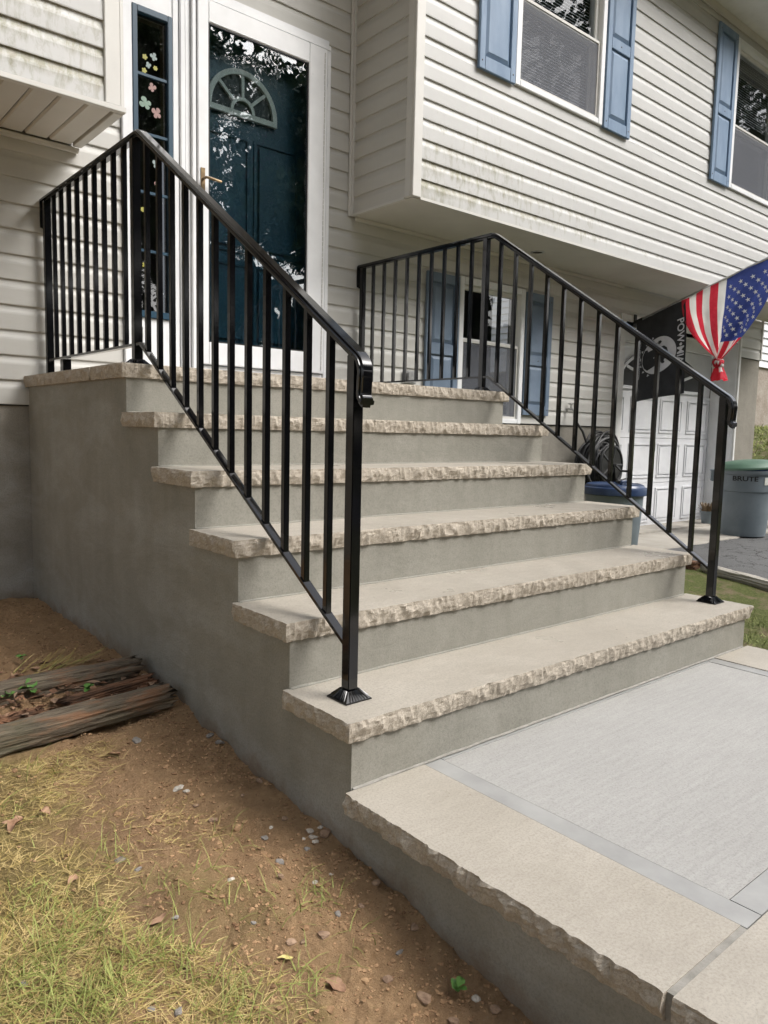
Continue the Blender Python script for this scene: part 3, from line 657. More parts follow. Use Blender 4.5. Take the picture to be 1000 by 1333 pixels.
# front door behind the storm door
DY = YW+.07
fd = bxs('front_door', 'teal', house, (.86, 1.83, DY, DY+.04, ZL[6]+.03, 3.232))
for (a, b_) in ((1.01, 1.27), (1.36, 1.62)):
    for (z0, z1) in ((1.42, 1.85), (1.97, 2.58)):
        bxs('door_panel', 'teal', fd, (a, b_, DY-.012, DY-.0005, z0, z1), bevel=.008)
        fm = MB()
        for q in ((a-.03, a-.012, z0-.03, z1+.03), (b_+.012, b_+.03, z0-.03, z1+.03), (a-.012, b_+.012, z0-.03, z0-.012), (a-.012, b_+.012, z1+.012, z1+.03)): fm.box(q[0], q[1], DY-.008, DY-.0005, q[2], q[3])
        fm.build('panel_moulding', 'teal', fd)
FX, FZ, FR = 1.245, 2.745, .235
fl = MB()
def arc_band(mb, r0, r1, y0, y1, n_=26, a0=0, a1=math.pi, ex=1.0):
    pts = [(FX+r1*math.cos(a0+(a1-a0)*i/n_), FZ+r1*ex*math.sin(a0+(a1-a0)*i/n_)) for i in range(n_+1)]+[(FX+r0*math.cos(a1-(a1-a0)*i/n_), FZ+r0*ex*math.sin(a1-(a1-a0)*i/n_)) for i in range(n_+1)]
    mb.prism(pts, 'y', y0, y1)
arc_band(fl, FR-.03, FR, DY-.024, DY-.001); arc_band(fl, .062, .082, DY-.022, DY-.001)
fl.box(FX-FR, FX+FR, DY-.024, DY-.0011, FZ-.032, FZ-.001)
for a in (math.radians(42), math.radians(90), math.radians(138)):
    dx, dz = math.cos(a), math.sin(a); px_, pz_ = -dz*.009, dx*.009
    fl.prism([(FX+dx*.08+px_, FZ+dz*.08+pz_), (FX+dx*.21+px_, FZ+dz*.21+pz_), (FX+dx*.21-px_, FZ+dz*.21-pz_), (FX+dx*.08-px_, FZ+dz*.08-pz_)], 'y', DY-.021, DY-.001)
flo = fl.build('fanlight', 'fan', fd)
fp = MB(); arc_band(fp, 0.001, FR-.031, DY-.006, DY-.0012); fp.build('fanlight_pane', 'room', fd)
MB().ell((.99, DY-.035, 2.05), (.026, .03, .026), 8, 14).build('door_knob', 'bronze', fd, smooth=True)
# storm door
sy = TR-.028
sdoor = bxs('storm_door', 'white', house, (.902, .968, sy, sy+.03, 1.25, 3.228), (1.642, 1.778, sy, sy+.03, 1.25, 3.228), (.968, 1.642, sy, sy+.03, 3.112, 3.228), (.968, 1.642, sy, sy+.03, 1.25, 1.378), bevel=.004)
bxs('glass_pane', 'storm_glass', sdoor, (.9685, 1.6415, sy+.013, sy+.017, 1.3785, 3.1115))
gs = MB()
for q in ((.968, .976, 1.378, 3.112), (1.634, 1.642, 1.378, 3.112), (.976, 1.634, 1.378, 1.386), (.976, 1.634, 3.104, 3.112)): gs.box(q[0], q[1], sy+.005, sy+.012, q[2], q[3])
gs.build('glazing_gasket', 'ink', sdoor)
hg = MB()
for i in range(60): hg.tube([(1.757, sy-.003, 1.27+i*.0323), (1.757, sy-.003, 1.27+i*.0323+.026)], .0035, 6)
hg.build('hinge', 'white_dull', sdoor)
hd = MB(); hd.box(.918, .942, sy-.006, sy-.0005, 2.16, 2.33); hd.tube([(.93, sy-.006, 2.27), (.93, sy-.045, 2.27), (.945, sy-.05, 2.268), (1.02, sy-.05, 2.262)], .0075, 8); hd.tube([(.93, sy, 2.20), (.93, sy-.012, 2.20)], .009, 10)
hd.build('door_handle', 'bronze', sdoor, smooth=40)
bxs('hinge_strip', 'white_dull', sdoor, (.498, .512, TR-.004, TR-.0005, 2.18, 2.28)) if False else None
# ---- windows
def window(x0, x1, z0, z1, plane, zm, screen, curtain, fw_=.05, dirty='white'):
    y = plane-.03
    w_ = bxs('window', dirty, house, (x0, x0+fw_, y, plane+.1, z0, z1), (x1-fw_, x1, y, plane+.1, z0, z1), (x0+fw_, x1-fw_, y, plane+.1, z1-fw_, z1), (x0+fw_, x1-fw_, y, plane+.1, z0, z0+fw_*.8), bevel=.004)
    a, b_ = x0+fw_, x1-fw_; s_ = .034
    def sash(za, zb_, ys_):
        o = bxs('sash', 'white_dull', w_, (a, a+s_, ys_, ys_+.03, za, zb_), (b_-s_, b_, ys_, ys_+.03, za, zb_), (a+s_, b_-s_, ys_, ys_+.03, zb_-s_, zb_), (a+s_, b_-s_, ys_, ys_+.03, za, za+s_), bevel=.003)
        bxs('pane', 'glass', w_, (a+s_, b_-s_, ys_+.014, ys_+.018, za+s_, zb_-s_))
    sash(zm-.018, z1-fw_, plane+.012); sash(z0+fw_*.8, zm+.018, plane+.046)
    if screen:
        q = .018; zt = zm if screen == 1 else z1-fw_-.002
        bxs('screen_frame', 'vinyl_trim', w_, (a, a+q, plane-.012, plane+.0, z0+fw_*.8, zt), (b_-q, b_, plane-.012, plane+.0, z0+fw_*.8, zt), (a+q, b_-q, plane-.012, plane+.0, zt-q, zt), (a+q, b_-q, plane-.012, plane+.0, z0+fw_*.8, z0+fw_*.8+q))
        bxs('insect_screen', 'screen', w_, (a+q, b_-q, plane-.006, plane-.005, z0+fw_*.8+q, zt-q))
    if curtain:
        cm = MB(); zz = curtain
        while zz < z1-.06:
            yy = plane+.085+U(-.001, .001); cm.add([(a, yy, zz), (b_, yy, zz+U(-.001, .001)), (b_, yy+.016, zz+.017), (a, yy+.016, zz+.017)], [(0, 1, 2, 3)]); zz += .0215
        cm.build('window_blind', 'curtain', w_)
    rb = MB(); rb.box(x0-.3, x1+.3, plane+.6, plane+.62, z0-.3, z1+.2); rb.build('room_backing', 'room', w_)
    return w_
window(2.889, 3.881, 3.184, 4.486, YB, 3.76, 1, 3.25)
window(5.889, 6.881, 3.184, 4.486, YB, 3.76, 1, 3.9)
window(LWX0, LWX1, LWZ0, LWZ1, YW, 1.60, 1, 0)
def shutter(x0, x1, z0, z1, plane, zm, mat):
    y1 = plane-.017; y0 = y1-.022; st = .052
    s_ = bxs('shutter', mat, house, (x0, x0+st, y0, y1, z0, z1), (x1-st, x1, y0, y1, z0, z1), (x0+st, x1-st, y0, y1, z1-st*1.3, z1), (x0+st, x1-st, y0, y1, z0, z0+st*1.6), (x0+st, x1-st, y0, y1, zm-.04, zm+.04), bevel=.003)
    for (a, b_) in ((z0+st*1.6, zm-.04), (zm+.04, z1-st*1.3)):
        bxs('shutter_backing', mat, s_, (x0+st, x1-st, y1-.006, y1-.001, a, b_))
        p = MB(); g1 = .008; g2 = .034; c0, c1 = x0+st+g1, x1-st-g1
        xa = (c0, c1, a+g1, b_-g1); xb_ = (c0+.022, c1-.022, a+g2, b_-g2); q = y1-.0065
        p.add([(xa[0], q, xa[2]), (xa[1], q, xa[2]), (xa[1], q, xa[3]), (xa[0], q, xa[3]), (xb_[0], y0+.002, xb_[2]), (xb_[1], y0+.002, xb_[2]), (xb_[1], y0+.002, xb_[3]), (xb_[0], y0+.002, xb_[3])],
              [(4, 5, 6, 7), (0, 1, 5, 4), (1, 2, 6, 5), (2, 3, 7, 6), (3, 0, 4, 7)])
        p.build('shutter_panel', mat, s_)
    for (sx, sz) in ((x0+.026, z0+.05), (x1-.026, z0+.05), ((x0+x1)/2, zm), (x0+.026, z1-.05), (x1-.026, z1-.05)):
        MB().lathe([(.006, 0), (.005, .002), (.002, .003)], 8).build('screw', 'screw', s_, loc=(sx, y0, sz)).rotation_euler = (math.pi/2, 0, 0)
shutter(2.532, 2.880, 3.175, 4.49, YB, 3.79, 'blue'); shutter(3.890, 4.238, 3.175, 4.49, YB, 3.79, 'blue')
shutter(5.535, 5.880, 3.175, 4.49, YB, 3.79, 'blue'); shutter(6.89, 7.235, 3.175, 4.49, YB, 3.79, 'blue')
shutter(2.700, 3.036, 1.05, 2.045, YW, 1.50, 'blue_old_shaded'); shutter(3.818, 4.160, 1.05, 2.045, YW, 1.50, 'blue_old_shaded')
# wall outlet behind the railing
ol = MB(); ol.box(2.50, 2.62, YW-.035, YW-.015, 1.235, 1.325); ol.box(2.525, 2.595, YW-.055, YW-.0355, 1.25, 1.31); ol.build('outlet_cover', 'metal', house, bevel=.004)
# garden tap on the wall
fc = MB(); fc.tube([(4.46, YW, 1.12), (4.46, YW-.06, 1.12), (4.46, YW-.085, 1.105), (4.46, YW-.09, 1.075)], .012, 8); fc.tube([(4.46, YW-.045, 1.12), (4.46, YW-.05, 1.165)], .006, 6)
for a in range(4): fc.tube([(4.46, YW-.05, 1.165), (4.46+.026*math.cos(a*math.pi/2+.4), YW-.05+.026*math.sin(a*math.pi/2+.4), 1.168)], .005, 6)
fc.build('tap', 'metal', house, smooth=40)
# ---- garage door, set back in its opening
GY = YW+.29
bxs('garage_jamb', 'white_dull', house, (GX0-.085, GX0, YW-.022, YW+.0, -.1, GZ1+.06), (GX0-.02, GX0, YW+.001, GY, -.1, GZ1))
bxs('garage_jamb', 'white', house, (GX1-.0, GX1+.012, YW+.0, GY, -.1, GZ1))
bxs('garage_jamb', 'white_dull', house, (GX1+.012, GX1+.05, YW-.022, YW+.003, -.1, GZ1+.06), bevel=.003)
bxs('garage_header', 'white_dull', house, (GX0-.019, GX1-.001, YW-.01, GY+.02, GZ1, GZ1+.06), (GX0, GX1-.001, GY-.06, GY-.005, GZ1-.13, GZ1-.001))
bxs('garage_backing', 'room', house, (GX0-.05, GX1+.05, GY+.06, GY+.08, -.2, GZ1+.1))
gd = thing('garage_door', None, None); gd.parent = house; gd.location = Vector((6.4, GY, -.1))-house.location
GB, GT = -.085, GZ1-.125; rowh = (GT-GB)/4
def gbox(name, mat, *b_, bevel=0):
    mb = MB()
    for q in b_: mb.box(*q)
    return mb.build(name, mat, gd, bevel=bevel)
for r in range(4):
    z0 = GB+r*rowh; z1 = z0+rowh-.004
    if r < 3:
        gbox('door_section', 'garage_white', (GX0+.003, GX1-.003, GY, GY+.04, z0, z1))
        n_ = 4; pw = (GX1-GX0)/n_
        for i in range(n_):
            a, b_ = GX0+i*pw+.06, GX0+(i+1)*pw-.06
            gbox('raised_panel', 'garage_white', (a+.03, b_-.03, GY-.012, GY-.0005, z0+.085, z1-.085), bevel=.008)
            gbox('panel_moulding', 'garage_white', (a, a+.018, GY-.011, GY-.0004, z0+.055, z1-.055), (b_-.018, b_, GY-.011, GY-.0004, z0+.055, z1-.055), (a+.018, b_-.018, GY-.011, GY-.0004, z0+.055, z0+.073), (a+.018, b_-.018, GY-.011, GY-.0004, z1-.073, z1-.055))
    else:
        # sunburst light across the whole top section
        gcx = (GX0+GX1)/2+.09; zb_ = z0+.05; zt = z1-.03; hw = .86
        gbox('door_section', 'garage_white', (GX0+.003, GX1-.003, GY+.008, GY+.04, z0, z1))
        def arcp(rx, rz, n_=24): return [(gcx+rx*math.cos(math.pi*i/n_), zb_+rz*math.sin(math.pi*i/n_)) for i in range(n_+1)]
        MB().prism(arcp(hw, zt-zb_), 'y', GY+.002, GY+.0075).build('sunburst_pane', 'room', gd)
        fr_ = MB(); o_, i_ = arcp(hw+.03, zt-zb_+.02), arcp(hw-.005, zt-zb_-.012)
        fr_.prism(o_+i_[::-1], 'y', GY-.012, GY+.0015); fr_.box(gcx-hw-.03, gcx+hw+.03, GY-.013, GY+.0014, zb_-.035, zb_-.002)
        for a in (30, 60, 90, 120, 150):
            dx, dz = math.cos(math.radians(a)), math.sin(math.radians(a)); e1 = (gcx+dx*hw*.98, zb_+dz*(zt-zb_)*.98); e0 = (gcx+dx*.12, zb_+dz*.06)
            L_ = math.hypot(e1[0]-e0[0], e1[1]-e0[1]); nx_, nz_ = -(e1[1]-e0[1])/L_*.014, (e1[0]-e0[0])/L_*.014
            fr_.prism([(e0[0]+nx_, e0[1]+nz_), (e1[0]+nx_, e1[1]+nz_), (e1[0]-nx_, e1[1]-nz_), (e0[0]-nx_, e0[1]-nz_)], 'y', GY-.010, GY+.0013)
        fr_.build('sunburst_frame', 'garage_white', gd)
hb = MB(); hb.box(6.37, 6.40, GY-.018, GY-.0006, .70, .86); hb.tube([(6.385, GY-.018, .80), (6.385, GY-.05, .80)], .008, 8); hb.tube([(6.385, GY-.05, .84), (6.385, GY-.05, .74)], .009, 8)
hb.build('handle', 'metal', gd, smooth=40)

# ---------------------------------------------------------------- driveway and apron
dv = MB(); n_ = 50; m_ = 24; vv = []
for i in range(n_+1):
    y = -6.5+(YW+.3+6.5-.92)*i/n_
    for j in range(m_+1):
        x = 4.74+4.0*j/m_; vv.append((x, y, drive_z(y)+.006*noise.noise((x*2, y*2, 0))+(-.02 if j in (0, m_) else 0)))
dv.add(vv, [(i*(m_+1)+j, i*(m_+1)+j+1, (i+1)*(m_+1)+j+1, (i+1)*(m_+1)+j) for i in range(n_) for j in range(m_)])
tag(dv.build('driveway', 'asphalt', smooth=True), kind='structure')
ap = MB(); n_ = 60; vv = []
for i in range(n_+1):
    x = 4.70+3.9*i/n_; e = .62+.05*noise.noise((x*3, 0, 2))+.02*noise.noise((x*13, 1, 2))
    vv += [(x, e, -.14), (x, e+.012, -.094), (x, YW+.22, -.088)]
ap.add(vv, [(3*i+k, 3*i+3+k, 3*i+4+k, 3*i+1+k) for i in range(n_) for k in (0, 1)])
apo = tag(ap.build('garage_apron', 'apron'), kind='structure')
sill = MB(); n_ = 40; vv = []
for i in range(n_+1):
    x = GX0+.001+(GX1-GX0-.002)*i/n_; e = YW-.02+.02*noise.noise((x*7, 4, 2))+.015*noise.noise((x*23, 4, 2))
    vv += [(x, e, -.1), (x, e+.008, -.07+.006*noise.noise((x*9, 1, 1))), (x, GY+.05, -.066), (x, GY+.05, -.1)]
sill.add(vv, [(4*i+k, 4*i+4+k, 4*i+5+k, 4*i+1+k) for i in range(n_) for k in (0, 1, 2)])
sill.build('garage_sill', 'apron', house)
st_ = MB(); vv = []
for i in range(41):
    x = -300+600*i/40
    vv += [(x, -17, -.86), (x, -10.2, -.835)]
st_.add(vv, [(2*i, 2*i+2, 2*i+3, 2*i+1) for i in range(40)]); tag(st_.build('road', 'asphalt'), kind='structure')
def timber(name, label, cat, p0, p1, w_, h_, mat, seed, jag=(0, 1), split=.5, group=None):
    p0, p1 = Vector(p0), Vector(p1); d = (p1-p0); L_ = d.length; d.normalize(); sd_ = Vector((-d.y, d.x, 0)).normalized(); upv = d.cross(sd_); 
    if upv.z < 0: upv = -upv
    n_ = max(10, int(L_/.018)); seg = 44; mb = MB(); vv = []
    for i in range(n_+1):
        t_ = i/n_; c_ = p0+d*L_*t_
        for j in range(seg):
            a = 2*math.pi*j/seg; ca, sa = math.cos(a), math.sin(a)
            q = max(abs(ca), abs(sa)); k = (1/q)*.62+.38       # between round and square
            rr = 1+.10*noise.noise((t_*L_*4+seed, ca*1.3, sa*1.3+seed))+.05*noise.noise((t_*L_*16, ca*3, sa*3+seed))
            gk = noise.noise((t_*L_*1.5+seed, ca*2.6+seed, sa*2.6)); rr -= .17*split*max(0, 1-abs(gk)*7)
            if noise.noise((t_*L_*2.1, ca*2, sa*2+seed*2)) > .22: rr -= .10*split
            off = d*0
            if i in (0, n_): off = d*(.03*noise.noise((j*1.3, i, seed)))*(1 if i else -1)*2
            vv.append(c_+sd_*ca*k*rr*w_/2*.9+upv*sa*k*rr*h_/2*.9+off)
    fs_ = [(i*seg+j, i*seg+(j+1) % seg, (i+1)*seg+(j+1) % seg, (i+1)*seg+j) for i in range(n_) for j in range(seg)]
    fs_.append(tuple(range(seg-1, -1, -1))); fs_.append(tuple(range(n_*seg, n_*seg+seg)))
    mb.add(vv, fs_); o = mb.build(name, mat, smooth=35); 
    return tag(o, label, cat, group)
timber('landscape_timber', 'rounded grey-green weathered timber, the outer of the two beside the steps', 'timber', (-1.3, -.52, -.062), (-.055, -.455, -.018), .10, .088, 'timber', 3.1, split=.8)
timber('landscape_timber', 'split reddish rotting timber, the inner of the two beside the steps', 'timber', (-1.2, -.215, -.012), (-.05, -.178, .006), .10, .092, 'timber', 8.4, split=1.4)
timber('timber_fragment', 'short dark rotten timber piece wedged between the two landscape timbers', 'timber', (-.34, -.30, -.035), (-.035, -.275, -.02), .05, .045, 'rot', 5.5, split=1.6)
timber('timber_fragment', 'thin brown splinter of rotten wood lying against the inner landscape timber', 'timber', (-.75, -.335, -.045), (-.42, -.30, -.04), .035, .03, 'rot', 6.5, split=1.6)
timber('driveway_timber', 'long pale weathered timber edging the asphalt driveway', 'timber', (4.66, -5.2, -.69), (4.66, .02, -.135), .12, .10, 'apron', 2.2, split=.9)
timber('driveway_timber', 'dark lower timber under the driveway edging beside the lawn', 'timber', (4.615, -5.2, -.76), (4.615, .5, -.18), .10, .10, 'rot', 7.7, split=.6)
timber('driveway_timber', 'upper dark timber of the driveway edging running to the house wall', 'timber', (4.66, .07, -.14), (4.66, 1.2, -.12), .12, .12, 'rot', 9.7, split=.6)

# ---------------------------------------------------------------- railings
def railing(rx, label, zt):
    t = thing('hand_railing', label, 'railing', (rx, -.1, ZL[1]), 'railings on the front steps')
    YN, YL, YE = -1.277, .118, 1.215          # posts: foot of the steps, landing edge, house wall
    zp = zt-.012; PK = .055                    # centre height of the level rail, y of its peak
    sl_p = .673; zb = 1.205; 
    def ztop(y): return zp if y > PK else zp-sl_p*(PK-y)
    def zbot(y): return zb if y > PK+.01 else zb-.662*(PK+.01-y)
    def post(y, z0, z1, s_, plate):
        o = MB().box(rx-s_/2, rx+s_/2, y-s_/2, y+s_/2, z0, z1).build('post', 'black', t, bevel=.002)
        if plate:
            b_ = MB(); q = .043
            b_.box(rx-q, rx+q, y-q, y+q, z0+.0005, z0+.004)
            b_.frustum((rx-q+.001, rx+q-.001, y-q+.001, y+q-.001, z0+.0045), (rx-s_/2-.003, rx+s_/2+.003, y-s_/2-.003, y+s_/2+.003, z0+.024))
            for k in range(-3, 4):      # cast ribs on the sloping faces
                e = k*.0095; w_ = .0022
                for sg in (-1, 1):
                    b_.add([(rx+e-w_, y+sg*(q-.002), z0+.005), (rx+e+w_, y+sg*(q-.002), z0+.005), (rx+e*.5+w_, y+sg*(s_/2+.004), z0+.0255), (rx+e*.5-w_, y+sg*(s_/2+.004), z0+.0255), (rx+e, y+sg*(q), z0+.0085), (rx+e*.5, y+sg*(s_/2+.006), z0+.0275)], [(0, 4, 5, 3), (4, 1, 2, 5)])
                    b_.add([(rx+sg*(q-.002), y+e-w_, z0+.005), (rx+sg*(q-.002), y+e+w_, z0+.005), (rx+sg*(s_/2+.004), y+e*.5+w_, z0+.0255), (rx+sg*(s_/2+.004), y+e*.5-w_, z0+.0255), (rx+sg*q, y+e, z0+.0085), (rx+sg*(s_/2+.006), y+e*.5, z0+.0275)], [(0, 4, 5, 3), (4, 1, 2, 5)])
            b_.build('base_plate', 'black', o)
        return o
    post(YN, ZL[1], ztop(YN)-.008, .032, True); post(YL, ZL[6], ztop(YL)-.008, .032, True); post(YE, ZL[6], ztop(YE)-.008, .032, False)
    MB().box(rx-.019, rx+.019, YE-.26, YE-.215, ZL[6]+.001, zb-.007).build('support_foot', 'black', t, bevel=.002)
    s_ = .0185
    def bal(y): MB().box(rx-s_/2, rx+s_/2, y-s_/2, y+s_/2, zbot(y)-.002, ztop(y)-.006).build('baluster', 'black', t, bevel=.0012)
    for i in range(1, 10): bal(YL+(YE-YL)*i/10)
    for i in range(1, 13): bal(YL+(YN-YL)*i/13)
    # sweeps in the (y,z) plane
    def sweep(name, path, prof_, smooth=22):
        mb = MB(); vv = []; k = len(prof_)
        for i, (y, z) in enumerate(path):
            a = path[max(0, i-1)]; b_ = path[min(len(path)-1, i+1)]
            if 0 < i < len(path)-1:
                d0 = Vector((y-a[0], z-a[1])).normalized(); d1 = Vector((b_[0]-y, b_[1]-z)).normalized(); d = (d0+d1).normalized(); sc = 1/max(.4, d.dot(d0))
            else: d = Vector((b_[0]-a[0], b_[1]-a[1])).normalized(); sc = 1
            nrm = Vector((-d.y, d.x))           # perpendicular in the (y,z) plane
            if nrm.y < 0 and abs(d.x) > .2: nrm = -nrm
            for (w_, h_) in prof_: vv.append((rx+w_, y+nrm.x*h_*sc, z+nrm.y*h_*sc))
        fs_ = [(i*k+j, i*k+(j+1) % k, (i+1)*k+(j+1) % k, (i+1)*k+j) for i in range(len(path)-1) for j in range(k)]
        fs_ += [tuple(range(k)), tuple(range((len(path)-1)*k, len(path)*k))]
        mb.add(vv, fs_); return mb.build(name, 'black', t, smooth=smooth)
    cap = [(-.013, -.014), (.013, -.014), (.013, -.007), (.0215, -.006), (.0225, -.004), (.0225, .003), (.021, .0045), (.0175, .005), (.0165, .0095), (.0145, .0115), (-.0145, .0115), (-.0165, .0095), (-.0175, .005), (-.021, .0045), (-.0225, .003), (-.0225, -.004), (-.0215, -.006), (-.013, -.007)]
    ye = YN-.045
    path = [(YE+.028, zp-.0), (YE-.0, zp), (PK+.02, zp), (PK, zp-.004), (PK-.02, zp-.016), (ye+.03, ztop(ye+.03))]
    sweep('top_rail', path, cap)
    # lamb's tongue ends: turn down along the post face and curl outwards
    e0 = ztop(ye+.03)
    def tongue(name, pts_, sgn):
        mb = MB(); vv = []; k = len(cap)
        for i, (y, z, tx) in enumerate(pts_):
            d = Vector((math.cos(tx), math.sin(tx)))     # travel direction (y,z)
            nrm = Vector((-d.y, d.x))*sgn
            for (w_, h_) in cap: vv.append((rx+w_, y+nrm.x*h_, z+nrm.y*h_))
        fs_ = [(i*k+j, i*k+(j+1) % k, (i+1)*k+(j+1) % k, (i+1)*k+j) for i in range(len(pts_)-1) for j in range(k)]
        fs_ += [tuple(range(k)), tuple(range((len(pts_)-1)*k, len(pts_)*k))]
        mb.add(vv, fs_); mb.build(name, 'black', t, smooth=25)
    a0 = math.pi+math.atan(sl_p); y_, z_ = ye+.032, ztop(ye+.032); pts_ = []
    for q in range(7):
        ang = a0+(1.5*math.pi-.10-a0)*q/6; pts_.append((y_, z_, ang)); y_ += math.cos(ang)*.008; z_ += math.sin(ang)*.008
    for q in range(4): pts_.append((y_, z_, 1.5*math.pi+.06)); y_ += math.cos(1.5*math.pi+.06)*.013; z_ += math.sin(1.5*math.pi+.06)*.013
    for q in range(6):
        ang = 1.5*math.pi-.10-1.15*q/5; pts_.append((y_, z_, ang)); y_ += math.cos(ang)*.0055; z_ += math.sin(ang)*.0055
    tongue('rail_end', pts_, -1)
    pts_ = []; y_, z_ = YE+.026, zp
    for q in range(7):
        ang = -(math.pi/2)*q/6; pts_.append((y_, z_, ang)); y_ += math.cos(ang)*.007; z_ += math.sin(ang)*.007
    for q in range(4): pts_.append((y_, z_, -math.pi/2)); z_ -= .02
    for q in range(5):
        ang = -math.pi/2+.9*q/4; pts_.append((y_, z_, ang)); y_ += math.cos(ang)*.003; z_ += math.sin(ang)*.005
    tongue('rail_end', [(min(p[0], YW-.018), p[1], p[2]) for p in pts_], 1)
    bp = [(-.013, -.005), (.013, -.005), (.013, .005), (.0105, .0055), (-.0105, .0055), (-.013, .005)]
    sweep('bottom_rail', [(YE+.016, zb), (PK+.01, zb), (YN+.014, zbot(YN+.014))], bp, 20)
    return t
railing(.092, 'glossy black steel railing along the open plastered side of the steps, facing the bare soil', 1.998)
railing(2.092, 'glossy black steel railing on the garage and driveway side of the steps', 1.985)

# ---------------------------------------------------------------- bins
def text_mesh(body, size, ext=.0008, bold=0):
    cu = bpy.data.curves.new('lettering', 'FONT'); cu.body = body; cu.size = size; cu.align_x = 'CENTER'; cu.align_y = 'CENTER'; cu.extrude = ext; cu.offset = bold; cu.resolution_u = 3
    o = bpy.data.objects.new('lettering', cu); COL.objects.link(o)
    dg = bpy.context.evaluated_depsgraph_get(); me = bpy.data.meshes.new_from_object(o.evaluated_get(dg)); bpy.data.objects.remove(o); return me
CX, CY, CZ = 6.80, .70, -.096
can = thing('trash_can', 'large round grey plastic trash can with a green lid beside the garage', 'trash can', (CX, CY, CZ))
body = [(.02, .012), (.195, .012), (.205, 0), (.218, .004), (.222, .03), (.226, .06), (.246, .44), (.247, .455), (.258, .462), (.262, .52), (.266, .625), (.276, .632), (.284, .645), (.284, .672), (.276, .682), (.262, .682), (.258, .66), (.22, .05), (.02, .03)]
MB().lathe(body, 48).build('body', 'can_grey', can, smooth=35, loc=(CX, CY, CZ))
ca_ = math.atan2(CAM.y-CY, CAM.x-CX)
for k in (-1, 1):
    hb = MB(); a = ca_+k*math.radians(82); c_, s_ = math.cos(a), math.sin(a)
    def hp(r, tn, z): return (CX+c_*r-s_*tn, CY+s_*r+c_*tn, CZ+z)
    for (r0, r1, t0, t1, z0, z1) in ((.268, .335, -.075, -.062, .55, .655), (.268, .335, .062, .075, .55, .655), (.268, .345, -.075, .075, .656, .668), (.325, .340, -.061, .061, .56, .655)):
        hb.add([hp(r, tt, z) for z in (z0, z1) for r in (r0, r1) for tt in (t0, t1)], [(0, 1, 3, 2), (4, 6, 7, 5), (0, 4, 5, 1), (2, 3, 7, 6), (0, 2, 6, 4), (1, 5, 7, 3)])
    hb.build('handle', 'can_grey', can)
bag = [(.279, .60), (.288, .655), (.288, .676), (.27, .688), (.2, .69), (.02, .68)]
lid = MB().lathe([(.30, -.02), (.303, -.004), (.298, .006), (.285, .012), (.272, .030), (.2, .052), (.1, .062), (.03, .064)], 48).build('lid', 'can_green', can, smooth=40, loc=(CX+.01, CY, CZ+.715)); lid.rotation_euler = (math.radians(-3), math.radians(-4.5), 0)
MB().lathe([(.272, -.012), (.281, .0), (.278, .018), (.268, .028), (.2, .034), (.02, .036)], 40).build('bag_liner', 'can_blue', can, smooth=40, loc=(CX, CY, CZ+.676))
def wrap(me, cx_, cy_, cz_, R0, ang, zc, slope):
    for v in me.vertices:
        a = ang+v.co.x/R0; r = R0+v.co.z+.0015+slope*v.co.y; v.co = Vector((cx_+r*math.cos(a), cy_+r*math.sin(a), cz_+zc+v.co.y))
tm = text_mesh('BRUTE', .066, .0008, .0015); tm.materials.append(MT['ink'])
for v in tm.vertices: v.co.x *= 1.25
wrap(tm, CX, CY, CZ, .265, ca_-.02, .592, .03); obj('lettering', tm, can)
tm = text_mesh('32 GAL', .03); tm.materials.append(MT['ink']); wrap(tm, CX, CY, CZ, .2635, ca_-.03, .548, .03) ; obj('lettering', tm, can) if False else bpy.data.meshes.remove(tm)
stk = MB(); n_ = 6
for i in range(n_):
    a0 = ca_+.70+.22*i/n_; a1 = ca_+.70+.22*(i+1)/n_; r = .2675
    stk.add([(CX+(r+.0)*math.cos(a0), CY+r*math.sin(a0), CZ+.535), (CX+r*math.cos(a1), CY+r*math.sin(a1), CZ+.535), (CX+(r+.003)*math.cos(a1), CY+(r+.003)*math.sin(a1), CZ+.61), (CX+(r+.003)*math.cos(a0), CY+(r+.003)*math.sin(a0), CZ+.61)], [(0, 1, 2, 3)])
stk.build('label_sticker', 'sticker', can)
BX, BY, BZ = 4.27, .62, ground_z(4.27, .62)-.004
b2 = thing('trash_can', 'grey bin with a dark navy lid standing between the steps and the hose reel', 'trash can', (BX, BY, BZ))
MB().lathe([(.02, .01), (.175, .01), (.185, 0), (.19, .01), (.228, .60), (.238, .605), (.238, .63), (.226, .635), (.2, .55), (.02, .03)], 40).build('body', 'can_grey', b2, smooth=35, loc=(BX, BY, BZ))
MB().lathe([(.250, -.045), (.257, -.040), (.257, .0), (.252, .014), (.235, .02), (.225, .036), (.205, .043), (.19, .038), (.05, .040), (.02, .04)], 40).build('lid', 'can_blue', b2, smooth=30, loc=(BX, BY, BZ+.645))
lh = MB(); lh.tube([(BX-.07, BY-.1, BZ+.683), (BX-.065, BY-.1, BZ+.712), (BX+.065, BY-.1, BZ+.712), (BX+.07, BY-.1, BZ+.683)], .011, 8); lh.build('lid_handle', 'can_blue', b2, smooth=True)
nzl = MB(); nzl.tube([(BX-.02, BY-.03, BZ+.706), (BX+.05, BY-.02, BZ+.706), (BX+.13, BY-.02, BZ+.710)], [.016, .014, .02], 10); nzl.tube([(BX-.02, BY-.03, BZ+.706), (BX-.05, BY-.07, BZ+.702)], .012, 8)
tag(nzl.build('hose_nozzle', 'hose', smooth=40), 'black hose spray nozzle resting on the navy bin lid', 'nozzle')
